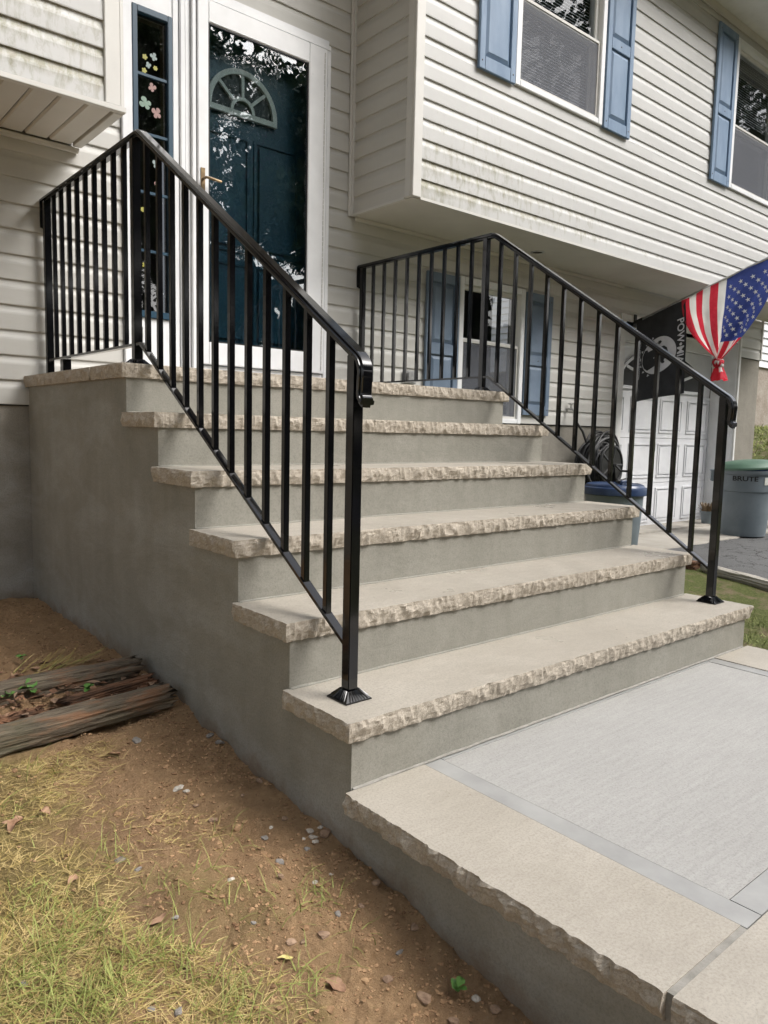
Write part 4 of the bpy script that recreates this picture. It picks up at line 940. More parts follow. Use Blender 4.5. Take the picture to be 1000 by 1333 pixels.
# ---- hose reel against the wall
HX, HY, HZ = 4.70, 1.06, .64
reel = thing('hose_reel', 'black hose reel with coiled garden hose against the foundation wall', 'hose reel', (HX, HY, ground_z(HX, HY)))
gz = ground_z(HX, HY)
hm = MB(); R_ = random.Random(4)
for k in range(34):
    r = .15+.10*R_.random(); y0 = HY-.085+.17*R_.random(); ph = R_.random()*6; pts = []
    for i in range(41):
        a = ph+2*math.pi*i/40; rr = r*(1+.11*math.sin(2*a+k)+.06*math.sin(3*a+k*2)); pts.append((HX+rr*math.cos(a), y0+.012*math.sin(a*2+k), HZ+rr*1.05*math.sin(a)))
    hm.tube(pts, .0095, 6, 'hose_g' if k % 4 == 0 else 'hose', False)
hm.build('coiled_hose', None, reel, smooth=True)
def disc(y, mat, nm):
    mb = MB(); n_ = 36
    o_ = [(HX+(.17)*math.cos(2*math.pi*i/n_), HZ+(.17)*math.sin(2*math.pi*i/n_)) for i in range(n_)]
    mb.tube([(HX+(.17)*math.cos(2*math.pi*i/n_), y, HZ+(.17)*math.sin(2*math.pi*i/n_)) for i in range(n_+1)], .013, 8)
    for k in range(5): a = 2*math.pi*k/5; mb.tube([(HX, y, HZ), (HX+(.17)*math.cos(a), y, HZ+(.17)*math.sin(a))], .013, 8)
    pf_ = [(HX+.15*math.cos(2*math.pi*i/24), HZ+.15*math.sin(2*math.pi*i/24)) for i in range(24)]; mb.prism(pf_, 'y', y-.006, y+.006); mb.build(nm, mat, reel, smooth=40)
disc(HY-.115, 'hose', 'reel_flange'); disc(HY+.115, 'hose', 'reel_flange')
fr_ = MB()
for y in (HY-.14, HY+.14):
    fr_.tube([(HX-.22, y, gz+.01), (HX, y, HZ), (HX+.22, y, gz+.01)], .013, 8); fr_.tube([(HX-.24, y, gz+.012), (HX+.24, y, gz+.012)], .013, 8)
fr_.tube([(HX, HY-.16, HZ), (HX, HY+.15, HZ)], .018, 10); fr_.tube([(HX, HY-.16, HZ), (HX+.09, HY-.16, HZ-.05), (HX+.09, HY-.23, HZ-.05)], .010, 8); fr_.build('reel_frame', 'hose', reel, smooth=40)
ld = MB(); ld.tube([(4.46, YW-.09, 1.075), (4.462, YW-.09, 1.05)], .016, 10, 'metal'); ld.tube([(4.462, YW-.09, 1.055), (4.475, YW-.11, 1.0), (4.52, YW-.14, .93), (4.55, YW-.16, .84), (4.555, YW-.17, .74), (4.56, YW-.19, .62), (4.60, YW-.2, .5)], .0105, 8, 'hose'); ld.build('feeder_hose', None, reel, smooth=True)
# flower pot by the garage jamb
PX, PY, PZ = 7.24, 1.30, -.068
pt = thing('flower_pot', 'small grey pot of dried plant at the garage door', 'flower pot', (PX, PY, PZ))
MB().lathe([(.02, .0), (.055, 0), (.075, .12), (.082, .122), (.082, .14), (.07, .14), (.066, .12), (.02, .11)], 24).build('pot', 'can_grey', pt, smooth=35, loc=(PX, PY, PZ))
dp = MB()
for i in range(220):
    a = U(0, 6.28); l = U(.04, .13); e = U(.2, 1.4); p = Vector((PX+U(-.04, .04), PY+U(-.04, .04), PZ+.125)); d = Vector((math.cos(a)*math.cos(e), math.sin(a)*math.cos(e), math.sin(e))); q = p+d*l; w_ = Vector((-d.y, d.x, .2)).normalized()*.007
    dp.add([p-w_*.4, p+w_*.4, q+w_, q-w_], [(0, 1, 2, 3)])
dp.build('dried_plant', 'dead_plant', pt)
# second bin and box beyond the trash can
c2 = thing('storage_tub', 'grey-green plastic tub partly hidden behind the grey trash can', 'tub', (8.0, .55, drive_z(.55)))
MB().frustum((7.78, 8.18, .38, .72, drive_z(.5)), (7.74, 8.22, .34, .76, .12)).build('body', 'can_grey', c2, bevel=.01)
MB().box(7.72, 8.24, .32, .78, .121, .15).build('lid', 'white_dull', c2, bevel=.006)

# ---------------------------------------------------------------- flagpole and flags
FXP = 5.45
p0 = Vector((FXP, YW-.03, 1.98)); pd = Vector((0, -.945, .327)).normalized()
fpole = thing('flagpole', 'slim pale flagpole angled out from the wall beside the garage, carrying two flags', 'flagpole', p0)
MB().tube([p0+pd*.02, p0+pd*1.62], .0115, 10).build('pole', 'metal', fpole, smooth=True)
MB().ell(p0+pd*1.635, (.02, .02, .02), 8, 12).build('finial', 'white', fpole, smooth=True)
br = MB(); br.box(FXP-.02, FXP+.02, YW-.024, YW-.0165, 1.93, 2.05); br.tube([p0-pd*.03, p0+pd*.07], .017, 10); br.build('bracket', 'ink', fpole)
def polept(y): return p0+pd*((p0.y-y)/.945)
# black flag
bf = thing('black_flag', 'black flag with white round emblem and lettering hanging from the flagpole', 'flag', polept(1.0))
def BFp(s_, t_):      # s along hoist 0..1 from the wall outwards, t down the fly
    a = polept(1.228-.476*s_); z = a.z-.012-.86*t_*(.875+.10*s_)
    y = a.y-.05*t_*(1-s_)*0-.045*t_*s_+.0
    x = FXP-.012+.022*math.sin(s_*6.0+1+t_*1.2)*(.2+t_)+.010*math.sin(s_*14+2)*t_
    return Vector((x, y-.01*math.sin(t_*5)*s_, z))
def cloth(fn, ns, nt_, matf, parent, name):
    mb = MB(); vv = [fn(i/ns, j/nt_) for j in range(nt_+1) for i in range(ns+1)]
    k0 = len(mb.v); mb.v += [tuple(p) for p in vv]
    for j in range(nt_):
        for i in range(ns):
            mb.f.append((j*(ns+1)+i, j*(ns+1)+i+1, (j+1)*(ns+1)+i+1, (j+1)*(ns+1)+i)); mb.mi.append(mb._m(matf((i+.5)/ns, (j+.5)/nt_)))
    return mb.build(name, None, parent, smooth=True)
cl = cloth(BFp, 26, 34, lambda s_, t_: 'fblack', bf, 'cloth')
def on_flag(fn, s_, t_, off):
    p = fn(s_, t_); a = fn(min(1, s_+.01), t_)-fn(max(0, s_-.01), t_); b_ = fn(s_, t_+.01)-fn(s_, t_-.01); n_ = a.cross(b_).normalized()
    if n_.x > 0: n_ = -n_
    return p+n_*off
HO, FL = .50, .80      # hoist and fly metres
def patch(poly, off, mat, name, sub=3):
    mb = MB(); pts = []
    for (a, b_), (c_, d_) in zip(poly, poly[1:]+poly[:1]):
        for q in range(sub): pts.append((a+(c_-a)*q/sub, b_+(d_-b_)*q/sub))
    bm = bmesh.new(); vs_ = [bm.verts.new((a, b_, 0)) for a, b_ in pts]; bm.faces.new(vs_); bmesh.ops.triangulate(bm, faces=bm.faces[:])
    for _ in range(2): bmesh.ops.subdivide_edges(bm, edges=[e for e in bm.edges if e.calc_length() > .05], cuts=1); bmesh.ops.triangulate(bm, faces=bm.faces[:])
    for v in bm.verts: v.co = on_flag(BFp, v.co.x/HO, v.co.y/FL, off)
    me = bpy.data.meshes.new(name); bm.to_mesh(me); bm.free(); me.materials.append(MT[mat]); obj(name, me, bf)
# emblem in metres: a along the hoist (outwards), b down the fly
ec = (.245, .405); er = .168
patch([(ec[0]+er*math.cos(2*math.pi*i/40), ec[1]+er*math.sin(2*math.pi*i/40)) for i in range(40)], .0022, 'fgrey', 'emblem_disc', 1)
def em(pts): return [(ec[0]+er*y, ec[1]+er*x) for x, y in pts]
bust = [(-.18, -.48), (-.32, -.36), (-.42, -.30), (-.40, -.2), (-.46, -.14), (-.43, -.08), (-.55, .0), (-.42, .16), (-.42, .36), (-.28, .52), (-.02, .60), (.28, .5), (.42, .2), (.36, -.12), (.24, -.3), (.34, -.44), (.7, -.6), (.5, -.82), (.2, -.95), (-.2, -.95), (-.5, -.82), (-.5, -.66), (-.24, -.58)]
patch(em(bust), .0036, 'fblack', 'emblem_figure', 2)
patch(em([(-.78, .0), (-.60, .0), (-.60, .14), (-.69, .22), (-.78, .14)]), .0036, 'fblack', 'emblem_tower', 1)
patch(em([(-.74, -.5), (-.70, -.5), (-.67, .0), (-.71, .0)]), .0036, 'fblack', 'emblem_tower', 1)
patch(em([(-.90, -.28), (-.42, -.34), (-.42, -.36), (-.90, -.31)]), .0036, 'fblack', 'emblem_wire', 1)
for i in range(7):      # wreath sprays below the figure
    a = math.radians(114+i*22); r0, r1 = er+.012, er+.034
    patch([(ec[0]+r0*math.cos(a), ec[1]+r0*math.sin(a)), (ec[0]+r1*math.cos(a+.10), ec[1]+r1*math.sin(a+.10)), (ec[0]+r0*math.cos(a+.14), ec[1]+r0*math.sin(a+.14))], .0022, 'fgrey', 'wreath_leaf', 1)
def flag_text(body, size, a0, b0, flip=1, sx=1.0):
    me = text_mesh(body, size, 0, size*.02)
    for v in me.vertices:
        u, w_ = v.co.x*sx, v.co.y
        a = a0+w_*flip; b_ = b0+u*flip
        v.co = on_flag(BFp, a/HO, b_/FL, .0025)
    me.materials.append(MT['fgrey']); obj('lettering', me, bf)
flag_text('POW\u2022MIA', .088, .447, .335, 1, 1.0)
flag_text('YOU ARE NOT FORGOTTEN', .032, .045, .40, 1, .9)
# US flag, gathered into a knot
uf = thing('national_flag', 'red, white and blue stars and stripes flag hanging from the flagpole, knotted at its end', 'flag', polept(.3))
KY, KZ = .405, 1.585
def UFp(s_, t_):      # s 0..1 along the hoist outwards, t down towards the knot
    a = polept(.782-.865*s_); g = 1-t_**2.1*.94
    y = KY+(a.y-KY)*g; z = a.z-.012+(KZ-a.z+.012)*t_-.03*math.sin(math.pi*t_)*(.5-abs(s_-.4))
    amp = .010+.045*t_*(1-.4*t_)
    x = FXP-.02+amp*math.sin(s_*17+1.5*t_)+.022*t_*math.sin(s_*7.5+.6)+.006*math.sin(s_*52+t_*11)*t_+.008*noise.noise((s_*7, t_*6, 3))
    return Vector((x-.03*math.sin(math.pi*t_)*s_, y, z))
def ufm(s_, t_):
    if s_ > 6/13 and t_ < .80: return 'fblue'
    k = int(s_*13); return 'red' if (k % 2 == 0) else 'fwhite'
cloth(UFp, 78, 50, ufm, uf, 'cloth')
for row in range(9):
    for col in range(6 if row % 2 == 0 else 5):
        ss = 6/13+(7/13)*((row+1)/10); tt = .80*((col+1)/6.6 if row % 2 == 0 else (col+1.5)/6.6)
        if tt > .77: continue
        c_ = on_flag(UFp, ss, tt, .003); g = 1-tt**1.55*.94
        vv = [c_]
        for i in range(10):
            a = math.pi*i/5+.3; r = (.022 if i % 2 == 0 else .0088); vv.append(c_+Vector((0, r*math.sin(a)*(.55+.45*g), r*math.cos(a))))
        e = (on_flag(UFp, min(1, ss+.02), tt, .003)-on_flag(UFp, ss-.02, tt, .003)); slope = e.x/e.y if abs(e.y) > 1e-4 else 0
        for i in range(1, 11): vv[i].x += max(-1.2, min(1.2, slope))*(vv[i].y-c_.y)-.0012
        MB().add(vv, [(0, i+1, (i+1) % 10+1) for i in range(10)]).build('star', 'star_white', uf)
kn = MB()
def band(pts_, r, mats):
    pts_ = [Vector(p) for p in pts_]
    for i in range(len(pts_)-1): kn.tube([pts_[i], pts_[i]*.5+pts_[i+1]*.5, pts_[i+1]], r if not isinstance(r, list) else [r[i], (r[i]+r[i+1])/2, r[i+1]], 10, mats[i % len(mats)], True)
for q in range(26):     # wrapped turns of the knot
    a = q*.5; y = KY+.030*math.cos(a); x = FXP-.02+.036*math.sin(a); z = KZ-.012-.0022*q+.010*math.sin(a*1.3)
    a2 = (q+1)*.5; y2 = KY+.030*math.cos(a2); x2 = FXP-.02+.036*math.sin(a2); z2 = KZ-.012-.0022*(q+1)+.010*math.sin(a2*1.3)
    kn.tube([(x, y, z), (x2, y2, z2)], .020, 8, 'red' if q % 5 < 3 else 'fwhite')
kn.ell((FXP-.02, KY, KZ-.045), (.04, .038, .045), 8, 12, 'red')
kn.build('knot', None, uf, smooth=True)
tl = MB(); n1, n2 = 12, 26; vv = []
for i in range(n1+1):
    for j in range(n2):
        a = 2*math.pi*j/n2; t_ = i/n1; r = (.030+.034*t_)*(1+.22*math.sin(a*5+t_*2)+.1*math.sin(a*9))
        vv.append((FXP-.02+r*.75*math.cos(a), KY-.012*t_+r*math.sin(a)*1.0, KZ-.05-.13*t_+.012*math.sin(a*3+1)*t_))
for i in range(n1):
    for j in range(n2):
        tl.add([], []) ; tl.f.append((i*n2+j, i*n2+(j+1) % n2, (i+1)*n2+(j+1) % n2, (i+1)*n2+j)); tl.mi.append(tl._m('red' if (j//5) % 2 == 0 else 'fwhite') if i < 6 else tl._m('red'))
tl.v = vv; tl.build('tail', None, uf, smooth=True)

# ---------------------------------------------------------------- neighbour house up the slope
nh = thing('neighbour_house', 'white sided house on a rubble stone base beyond the driveway', 'house', (17, 7, .9))
NX0, NX1, NY = 15.0, 23, 5.2
base = 1.0
MB().box(NX0, NX1, NY+.05, NY+8, -.5, 2.6).build('stone_base', 'rubble', nh)
k = 0; z = 2.6
while z < 6:
    pf = [(NY+.04, z), (NY+.0, z), (NY+.03, z+.17), (NY+.04, z+.17)]
    MB().prism(pf, 'x', NX0-.06, NX1).build('siding_board', 'far_siding', nh)
    pf2 = [(NX0-.04, z), (NX0-.08, z), (NX0-.05, z+.17), (NX0-.04, z+.17)]
    MB().prism(pf2, 'y', NY+.041, NY+8).build('siding_board', 'far_siding', nh); z += .172
MB().box(NX0-.04, NX1, NY+.041, NY+8, 2.601, 6.1).build('wall', 'far_siding', nh)
MB().prism([(NY-.5, 6.05), (NY+4, 8.6), (NY+8.5, 6.05)], 'x', NX0-.5, NX1).build('roof', 'roof', nh)
def nwin(x0, x1, z0, z1):
    w_ = MB()
    for q in ((x0, x0+.08, z0, z1), (x1-.08, x1, z0, z1), (x0+.08, x1-.08, z0, z0+.08), (x0+.08, x1-.08, z1-.08, z1)): w_.box(q[0], q[1], NY-.03, NY+.06, q[2], q[3])
    o = w_.build('window', 'white', nh); MB().box(x0+.08, x1-.08, NY+.02, NY+.045, z0+.08, z1-.08).build('pane', 'room', o)
nwin(15.3, 16.5, 1.35, 2.55)

# ---------------------------------------------------------------- stones, clods, litter on the bare soil
R_, U_F = None, .98077*1000
def px_ground(px, py):
    d = fw+r2*((px-500)/980.77)-u2*((py-666.5)/980.77)
    z = -.15
    for _ in range(25):
        t_ = (z-CAM.z)/d.z; q = CAM+d*t_; z = ground_fine(q.x, q.y)
    return Vector((q.x, q.y, z))
stones = [(408, 1090, 7, 'w', .8), (418, 1079, 6, 'w', .8), (396, 1093, 6, 'w', .7), (178, 964, 11, 'g', .5), (286, 976, 10, 'g', .6), (273, 958, 8, 'g', .6), (232, 1026, 9, 'w', .5), (243, 1030, 7, 'w', .6), (277, 1069, 9, 'b', .8), (255, 1049, 7, 'b', .6), (156, 1120, 9, 'g', .5), (178, 1133, 8, 'g', .5), (300, 1145, 7, 'w', .5), (365, 1142, 8, 'b', .9), (353, 1078, 6, 'w', .6), (345, 1091, 8, 'g', .5), (371, 1063, 6, 'b', .8), (316, 1036, 5, 'b', .8), (411, 1150, 7, 'w', .8), (431, 1136, 6, 'w', .7), (365, 1123, 8, 'g', .5), (425, 1085, 12, 'b', .8), (404, 1083, 8, 'w', .7), (411, 1096, 7, 'w', .6), (400, 1102, 6, 'g', .8), (338, 1017, 9, 'b', .7), (379, 1227, 7, 'b', .8), (395, 1227, 7, 'b', .8), (422, 1217, 10, 'b', .6), (30, 1275, 7, 'g', .7), (197, 1315, 9, 'g', .6), (232, 1318, 8, 'g', .8), (505, 1276, 11, 'b', .7), (620, 1301, 8, 'w', .9), (645, 1315, 10, 'b', .7), (540, 1204, 10, 'b', .7), (412, 1149, 5, 'w', .7), (330, 1202, 6, 'g', .6), (228, 1195, 7, 'g', .5), (552, 1300, 15, 'b', .6), (470, 1180, 8, 'b', .7), (490, 1150, 8, 'b', .8), (440, 1190, 6, 'g', .7), (590, 1330, 10, 'b', .7), (520, 1240, 7, 'g', .6)]
lab = {'g': ('grey stone half sunk in the bare soil beside the plastered wall', 'grey stones on the soil', 'rock_grey'), 'b': ('brown earthy stone lying on the bare soil beside the plastered wall', 'brown stones on the soil', 'rock_brown'), 'w': ('small pale whitish stone on the bare soil beside the plastered wall', 'pale stones on the soil', 'rock_white')}
ms_ = {}
for kk in 'gbw':
    ms_[kk] = []
    for q in range(5):
        bm = bmesh.new(); bmesh.ops.create_icosphere(bm, subdivisions=2, radius=1)
        for v in bm.verts:
            f_ = 1+.45*noise.noise(v.co*1.1+Vector((q*7, ord(kk), 0)))+.2*noise.noise(v.co*3+Vector((q*3, 0, 5)))
            v.co *= f_
        me = bpy.data.meshes.new('stone'); bm.to_mesh(me); bm.free(); me.materials.append(MT[lab[kk][2]]); ms_[kk].append(me)
for i, (px, py, r, kk, fl_) in enumerate(stones):
    p = px_ground(px, py); dist = (p-CAM).length; rad = r/980.77*dist*.62
    if p.x > -rad*.8: p.x = -rad*.8
    o = obj('stone', ms_[kk][i % 5], None, (p.x, p.y, p.z+rad*fl_*.12)); o.scale = (rad*U(.8, 1.3), rad*U(.7, 1.1), rad*fl_*.75); o.rotation_euler = (U(-.3, .3), U(-.3, .3), U(0, 6.28))
    tag(o, lab[kk][0], 'stone', lab[kk][1])
# crumbs of soil too many to count
cb = MB(); R_ = random.Random(12)
bm = bmesh.new(); bmesh.ops.create_icosphere(bm, subdivisions=1, radius=1); bm.verts.ensure_lookup_table(); bm.faces.ensure_lookup_table()
oct_ = [tuple(v.co) for v in bm.verts]; of = [tuple(v.index for v in f_.verts) for f_ in bm.faces]; bm.free()
cnt = 0
while cnt < 15000:
    x = -abs(R_.gauss(0, .30)); y = R_.uniform(-2.4, 1.2)
    if y > -.5 and R_.random() < .55: continue
    if x < -1.1: continue
    if noise.noise((x*5, y*5, 8)) < R_.uniform(-.5, .35): continue
    s_ = .0011+.0055*R_.random()**4+(.009*R_.random() if R_.random() < .016 else 0); z = ground_fine(x, y)
    cb.add([(x+a*s_*R_.uniform(.6, 1.35), y+b_*s_*R_.uniform(.6, 1.35), z+s_*.05+c_*s_*R_.uniform(.35, .8)) for a, b_, c_ in oct_], of); cnt += 1
tag(cb.build('soil_crumbs', 'clod'), 'loose brown soil crumbs scattered over the bare earth', 'soil', kind='stuff')
# ---- grass
def blades(n_, gen, mat, name, label):
    mb = MB(); k = 0
    for _ in range(n_):
        r = gen()
        if r is None: continue
        x, y, L_, w_, lean, az, bend = r; z = ground_fine(x, y)-.003 if x < 2 else ground_z(x, y)+.012*noise.noise((x*3, y*3, 1))-.003
        dx, dy = math.cos(az), math.sin(az); px_, py_ = -dy*w_/2, dx*w_/2; vv = []
        for q in range(4):
            t_ = q/3; l = lean+bend*t_
            hx = L_*t_*math.sin(min(l, 1.52)); hz = max(L_*t_*math.cos(min(l, 1.56)), .002)
            ww = 1-t_*.85
            vv += [(x+dx*hx-px_*ww, y+dy*hx-py_*ww, z+hz), (x+dx*hx+px_*ww, y+dy*hx+py_*ww, z+hz+.0004)]
        mb.add(vv, [(0, 1, 3, 2), (2, 3, 5, 4), (4, 5, 7, 6)])
    return tag(mb.build(name, mat), label, 'grass', kind='stuff')
GR = random.Random(5)
def dens(x, y):
    v = sm(-.30, -.66, x+.40*noise.noise((x*2.6, y*2.6, 21))+.10*noise.noise((x*9, y*9, 22)))
    if y > -.56: v = 0
    return v
def g_dry():
    x = GR.uniform(-1.15, -.03); y = GR.uniform(-2.35, -.56)
    if GR.random() > dens(x, y)*(.45+.75*noise.noise((x*4, y*4, 30))+.25): return None
    return (x, y, GR.uniform(.02, .07), GR.uniform(.0012, .0026), GR.uniform(1.15, 1.52), GR.uniform(0, 6.28), GR.uniform(0, .25))
def g_oli():
    x = GR.uniform(-1.15, -.03); y = GR.uniform(-2.35, -.56)
    if GR.random() > dens(x, y)*(.5+1.0*noise.noise((x*5, y*5, 33))+.1): return None
    return (x, y, GR.uniform(.015, .05), GR.uniform(.0012, .0026), GR.uniform(.8, 1.4), GR.uniform(0, 6.28), GR.uniform(.1, .6))
tufts = [(px_ground(a, b_), n_) for a, b_, n_ in ((190, 1240, 90), (150, 1280, 70), (60, 1240, 80), (20, 1290, 70), (250, 1260, 60), (110, 1210, 50), (40, 1180, 40), (130, 1120, 26), (390, 1285, 46), (415, 1170, 22), (305, 1100, 16), (270, 1135, 10), (245, 1150, 12), (300, 1320, 60), (210, 1160, 16), (370, 1170, 14), (20, 1060, 26), (80, 1310, 80), (130, 1320, 70), (60, 1010, 14), (325, 1160, 10), (460, 1230, 10))]
TW = [w_ for _, w_ in tufts]
def g_grn():
    if GR.random() < .62:
        c_ = GR.choices(tufts, TW)[0][0]; x = c_.x+GR.gauss(0, .035); y = c_.y+GR.gauss(0, .035)
        if x > -.02: return None
        return (x, y, GR.uniform(.03, .10), GR.uniform(.0014, .0030), GR.uniform(.2, 1.1), GR.uniform(0, 6.28), GR.uniform(.3, 1.0))
    x = GR.uniform(-1.15, -.05); y = GR.uniform(-2.35, -.56)
    if GR.random() > dens(x, y)*(.25+1.2*max(0, noise.noise((x*3, y*3, 40)))): return None
    return (x, y, GR.uniform(.02, .06), GR.uniform(.0012, .0026), GR.uniform(.2, 1.1), GR.uniform(0, 6.28), GR.uniform(.2, .9))
blades(60000, g_dry, 'dry_grass', 'dry_grass', 'matted straw coloured dry grass on the left-hand soil')
blades(26000, g_oli, 'olive_grass', 'olive_grass', 'short olive moss-like grass growing in the bare soil')
blades(1900, g_grn, 'green_grass', 'green_grass', 'fresh green grass tufts sprouting from the thin lawn')
def g_law():
    x = GR.uniform(2.2, 4.58); y = GR.uniform(-2.2, 1.1)
    if GR.random() > .55+1.7*noise.noise((x*2.2, y*2.2, 50)): return None
    return (x, y, GR.uniform(.02, .05), GR.uniform(.003, .006), GR.uniform(.2, 1.2), GR.uniform(0, 6.28), GR.uniform(.2, .9))
blades(34000, g_law, 'lawn_grass', 'lawn_grass', 'thin green lawn between the steps and the driveway edging')
def g_hill():
    x = GR.uniform(9, 14.8); y = GR.uniform(0, 8)
    return (x, y, GR.uniform(.05, .14), GR.uniform(.01, .02), GR.uniform(.2, 1.0), GR.uniform(0, 6.28), GR.uniform(.2, .8))
blades(16000, g_hill, 'green_grass', 'hillside_grass', 'bright green grass on the slope below the neighbouring house')
# ---- leaves and weeds
def leaf_mesh(L_, w_, curl, mat):
    mb = MB(); vv = []
    n_ = 7
    for i in range(n_+1):
        t_ = i/n_; ww = w_*math.sin(math.pi*min(1, t_*.93+.05))**.8*(1+.15*math.sin(i*2.4)); zc = curl*math.sin(math.pi*t_)
        vv += [(L_*(t_-.5), -ww/2, zc+abs(curl)*.8*(.5+.5*math.sin(i*1.7))), (L_*(t_-.5), 0, zc*.4), (L_*(t_-.5), ww/2, zc+abs(curl)*.6*(.5+.5*math.cos(i*1.3)))]
    mb.add(vv, [(3*i+k, 3*i+3+k, 3*i+4+k, 3*i+1+k) for i in range(n_) for k in (0, 1)])
    return mb.mesh('leaf', mat, True)
LM = {'b': [leaf_mesh(.05, .03, c_, 'leaf_brown') for c_ in (.006, .012, -.004)], 'g': [leaf_mesh(.045, .030, c_, 'leaf_green') for c_ in (.004, .008)], 'y': [leaf_mesh(.045, .016, .004, 'leaf_yellow')]}
for i, (px, py, kk, sc) in enumerate([(147, 989, 'b', .9), (22, 1078, 'b', 1.1), (14, 1072, 'b', .8), (372, 1244, 'y', .8), (58, 1061, 'b', .7), (205, 1200, 'b', .8), (437, 1287, 'b', .9), (95, 1150, 'b', .6), (260, 1228, 'b', .6)]):
    p = px_ground(px, py); o = obj('fallen_leaf', LM[kk][i % len(LM[kk])], None, (p.x, p.y, p.z+.006)); o.scale = (sc,)*3; o.rotation_euler = (U(-.3, .3), U(-.3, .3), U(0, 6.28))
    tag(o, 'dry brown curled leaf fallen on the bare soil and thin grass' if kk == 'b' else 'narrow pale yellow leaf fallen on the bare soil', 'leaf', 'brown leaves on the soil' if kk == 'b' else None)
lt_ = MB(); R_ = random.Random(3)
for i in range(620):      # litter packed between the timbers and behind them
    x = R_.uniform(-1.1, -.03); y = R_.uniform(-.42, -.20) if i < 480 else R_.uniform(-.17, .1); z = ground_fine(x, y)+R_.uniform(.004, .03 if y < -.19 else .01)
    a = R_.uniform(0, 6.28); L_ = R_.uniform(.02, .06); w_ = R_.uniform(.008, .03); tl_ = R_.uniform(-.5, .5); dx, dy = math.cos(a), math.sin(a)
    lt_.add([(x-dx*L_/2, y-dy*L_/2, z), (x-dy*w_/2, y+dx*w_/2, z+R_.uniform(0, .008)), (x+dx*L_/2, y+dy*L_/2, z+tl_*.02), (x+dy*w_/2, y-dx*w_/2, z+R_.uniform(0, .008))], [(0, 1, 2, 3)], R_.choice(['leaf_brown', 'leaf_brown', 'rot', 'rot', 'rock_brown']))
tag(lt_.build('leaf_litter', None), 'brown leaf litter and bark crumbs packed between the landscape timbers', 'leaf litter', kind='stuff')
def weed(px, py, n_, sc, label, seed):
    p = px_ground(px, py); R2 = random.Random(seed); p.z = max(p.z, ground_fine(p.x, p.y)+.012)
    t = thing('weed', label, 'weed', p)
    for i in range(n_):
        a = R2.uniform(0, 6.28); o = obj('leaf', LM['g'][i % 2], t, p+Vector((math.cos(a)*.016*sc, math.sin(a)*.016*sc, .012+R2.uniform(0, .02)))); o.scale = (sc,)*3; o.rotation_euler = (R2.uniform(-.4, .4), R2.uniform(-.7, .1), a)
weed(40, 918, 5, 1.0, 'broad-leaved green weed growing between the timbers near their far end', 1); weed(98, 897, 4, .7, 'small green weed beside the split end of the inner timber', 2); weed(115, 910, 4, .7, 'small bright green weed against the outer timber', 3)
weed(596, 1302, 4, .6, 'little green seedling in the soil at the foot of the walkway wall', 4); weed(10, 935, 4, .7, 'low green weed beside the moss-stained outer timber', 5); weed(28, 868, 4, .6, 'small green weed sprouting in the soil behind the timbers', 6)
ps = MB(); R_ = random.Random(8)
for (a, b_, n_) in ((60, 872, 16), (85, 868, 16), (30, 880, 10)):
    c_ = px_ground(a, b_)
    for i in range(n_):
        az = R_.uniform(-.4, .9); L_ = R_.uniform(.06, .14); p = c_+Vector((R_.uniform(-.06, .06), R_.uniform(-.05, .05), .006)); q = p+Vector((math.cos(az)*L_, math.sin(az)*L_, R_.uniform(.01, .06))); w_ = Vector((-math.sin(az), math.cos(az), 0))*.0022
        ps.add([p-w_, p+w_, q+w_*.4, q-w_*.4], [(0, 1, 2, 3)], R_.choice(['dry_grass', 'green_grass', 'olive_grass']))
tag(ps.build('cut_grass_stems', None), 'loose yellow-green cut grass stems lying behind the timbers', 'grass', kind='stuff')

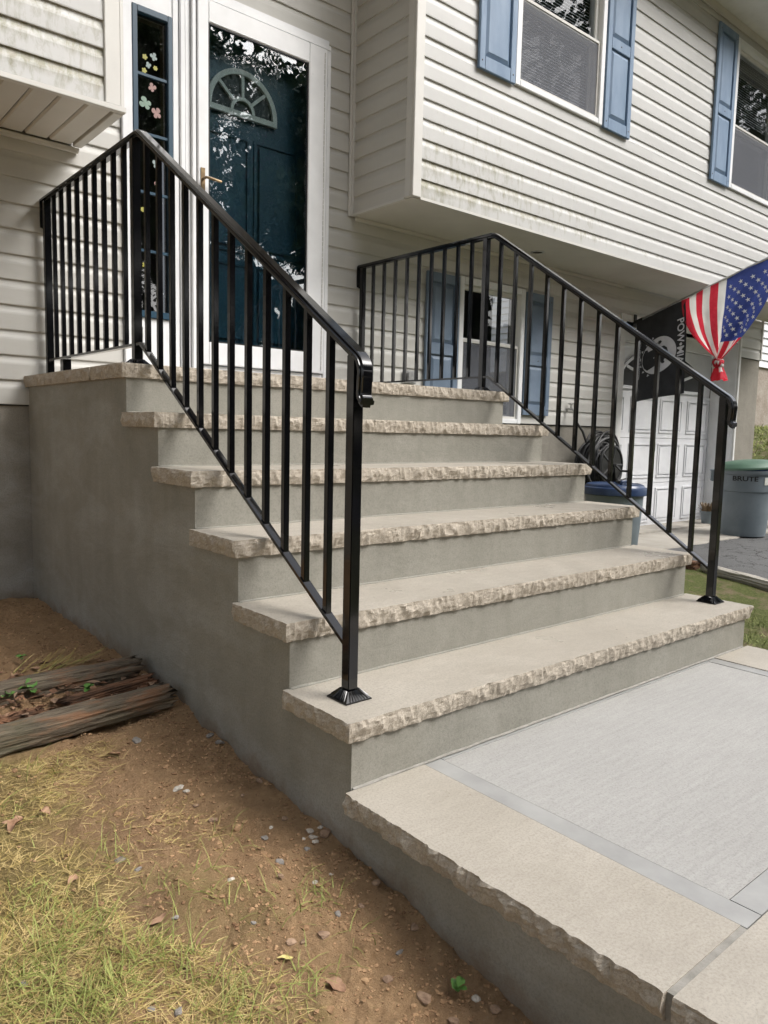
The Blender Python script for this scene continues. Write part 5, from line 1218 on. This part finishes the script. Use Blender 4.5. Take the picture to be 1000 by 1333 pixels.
# ---------------------------------------------------------------- trees across the street, mirrored in the door glass, plus two added on the left as shade
def tree_mesh(seed, hgt, cr, low=.43):
    R2 = random.Random(seed); tk = MB(); cw = MB()
    tk.tube([(0, 0, -.3), (.05, .02, hgt*.2), (.1, -.05, hgt*.42), (.02, .1, hgt*.7)], [.3, .22, .16, .05], 10)
    blobs = []
    for k in range(30):
        a = R2.uniform(0, 6.28); rr = cr*math.sqrt(R2.random())*.9; z = hgt*R2.uniform(low, .97); rr *= max(.3, 1.15-abs(z/hgt-.6)*1.6)
        c_ = Vector((rr*math.cos(a), rr*math.sin(a), z)); blobs.append((c_, cr*R2.uniform(.2, .4)))
        tk.tube([(.05, 0, hgt*R2.uniform(.25, .5)), c_*.5+Vector((0, 0, hgt*.18)), c_], [.09, .05, .02], 6)
    for c_, r in blobs:
        for i in range(230):
            d = Vector((R2.gauss(0, 1), R2.gauss(0, 1), R2.gauss(0, 1))).normalized()*r*R2.random()**.4; d.z *= .7
            p = c_+d; n_ = Vector((R2.gauss(0, 1), R2.gauss(0, 1), R2.gauss(.4, 1))).normalized(); e = n_.orthogonal().normalized()*R2.uniform(.10, .24); f_ = n_.cross(e)*.6
            cw.add([p-e, p+f_, p+e, p-f_], [(0, 1, 2, 3)])
    return tk.mesh('trunk', 'bark', True), cw.mesh('crown', 'tree_leaf')
tms = [tree_mesh(1, 15, 5.4), tree_mesh(2, 17, 5.6), tree_mesh(3, 13, 5.0)]
for i, (x, y, k, s_, lb) in enumerate([(4.5, -19, 0, 1.0, 'leafy tree across the street facing the front door'), (11, -20, 1, 1.0, 'tall leafy tree across the street facing the garage'), (18, -19, 0, 1.1, 'broad leafy tree across the street facing the driveway'), (-3, -20.5, 2, 1.15, 'low leafy tree across the street opposite the bare soil'), (-8, -12, 1, .9, 'leafy tree by the road on the open lawn'), (23, -19, 1, 1.2, 'far leafy tree across the street past the broad tree'), (8.0, -27, 1, 1.3, 'tallest leafy tree standing behind the row across the street'), (15, -27, 1, 1.25, 'tree behind the gap between the tall and broad street trees'), (34, -15, 1, 1.25, 'outermost leafy tree at the far end of the street row'), (27, -12.5, 1, 1.15, 'very tall leafy tree across the street facing the upper windows'), (-9, -6, 2, 1.0, 'unseen leafy tree added on the lawn beside the bare soil to shade the plastered wall'), (-9.5, 2.5, 0, .85, 'unseen leafy tree added beside the blank end of the house to shade the plastered wall')]):  # last two are unseen trees, added to darken the plastered side wall
    t = thing('street_tree', lb, 'tree', (x, y, ground_z(x, y)), 'trees across the street')
    for me, nm in zip(tms[k], ('trunk', 'crown')):
        o = bpy.data.objects.new(nm, me); COL.objects.link(o); o.parent = t
    t.scale = (s_,)*3; t.rotation_euler = (0, 0, i*1.3)
shr = tree_mesh(9, 4.8, 2.3, .06)
for i in range(13):
    x = -6+i*3.1; y = -23.2+.8*math.sin(i*2.3); x += 3*max(0, i-8); y += 1.4*max(0, i-8)
    t = thing('shrub', 'dense dark shrub in the hedge row under the trees across the street', 'shrub', (x, y, ground_z(x, y)), 'hedge shrubs across the street')
    for me, nm in zip(shr, ('stem', 'crown')):
        o = bpy.data.objects.new(nm, me); COL.objects.link(o); o.parent = t
    t.scale = (1.25, 1.25, 1.45+.45*((i*7) % 5)/5); t.rotation_euler = (0, 0, i*2.1)
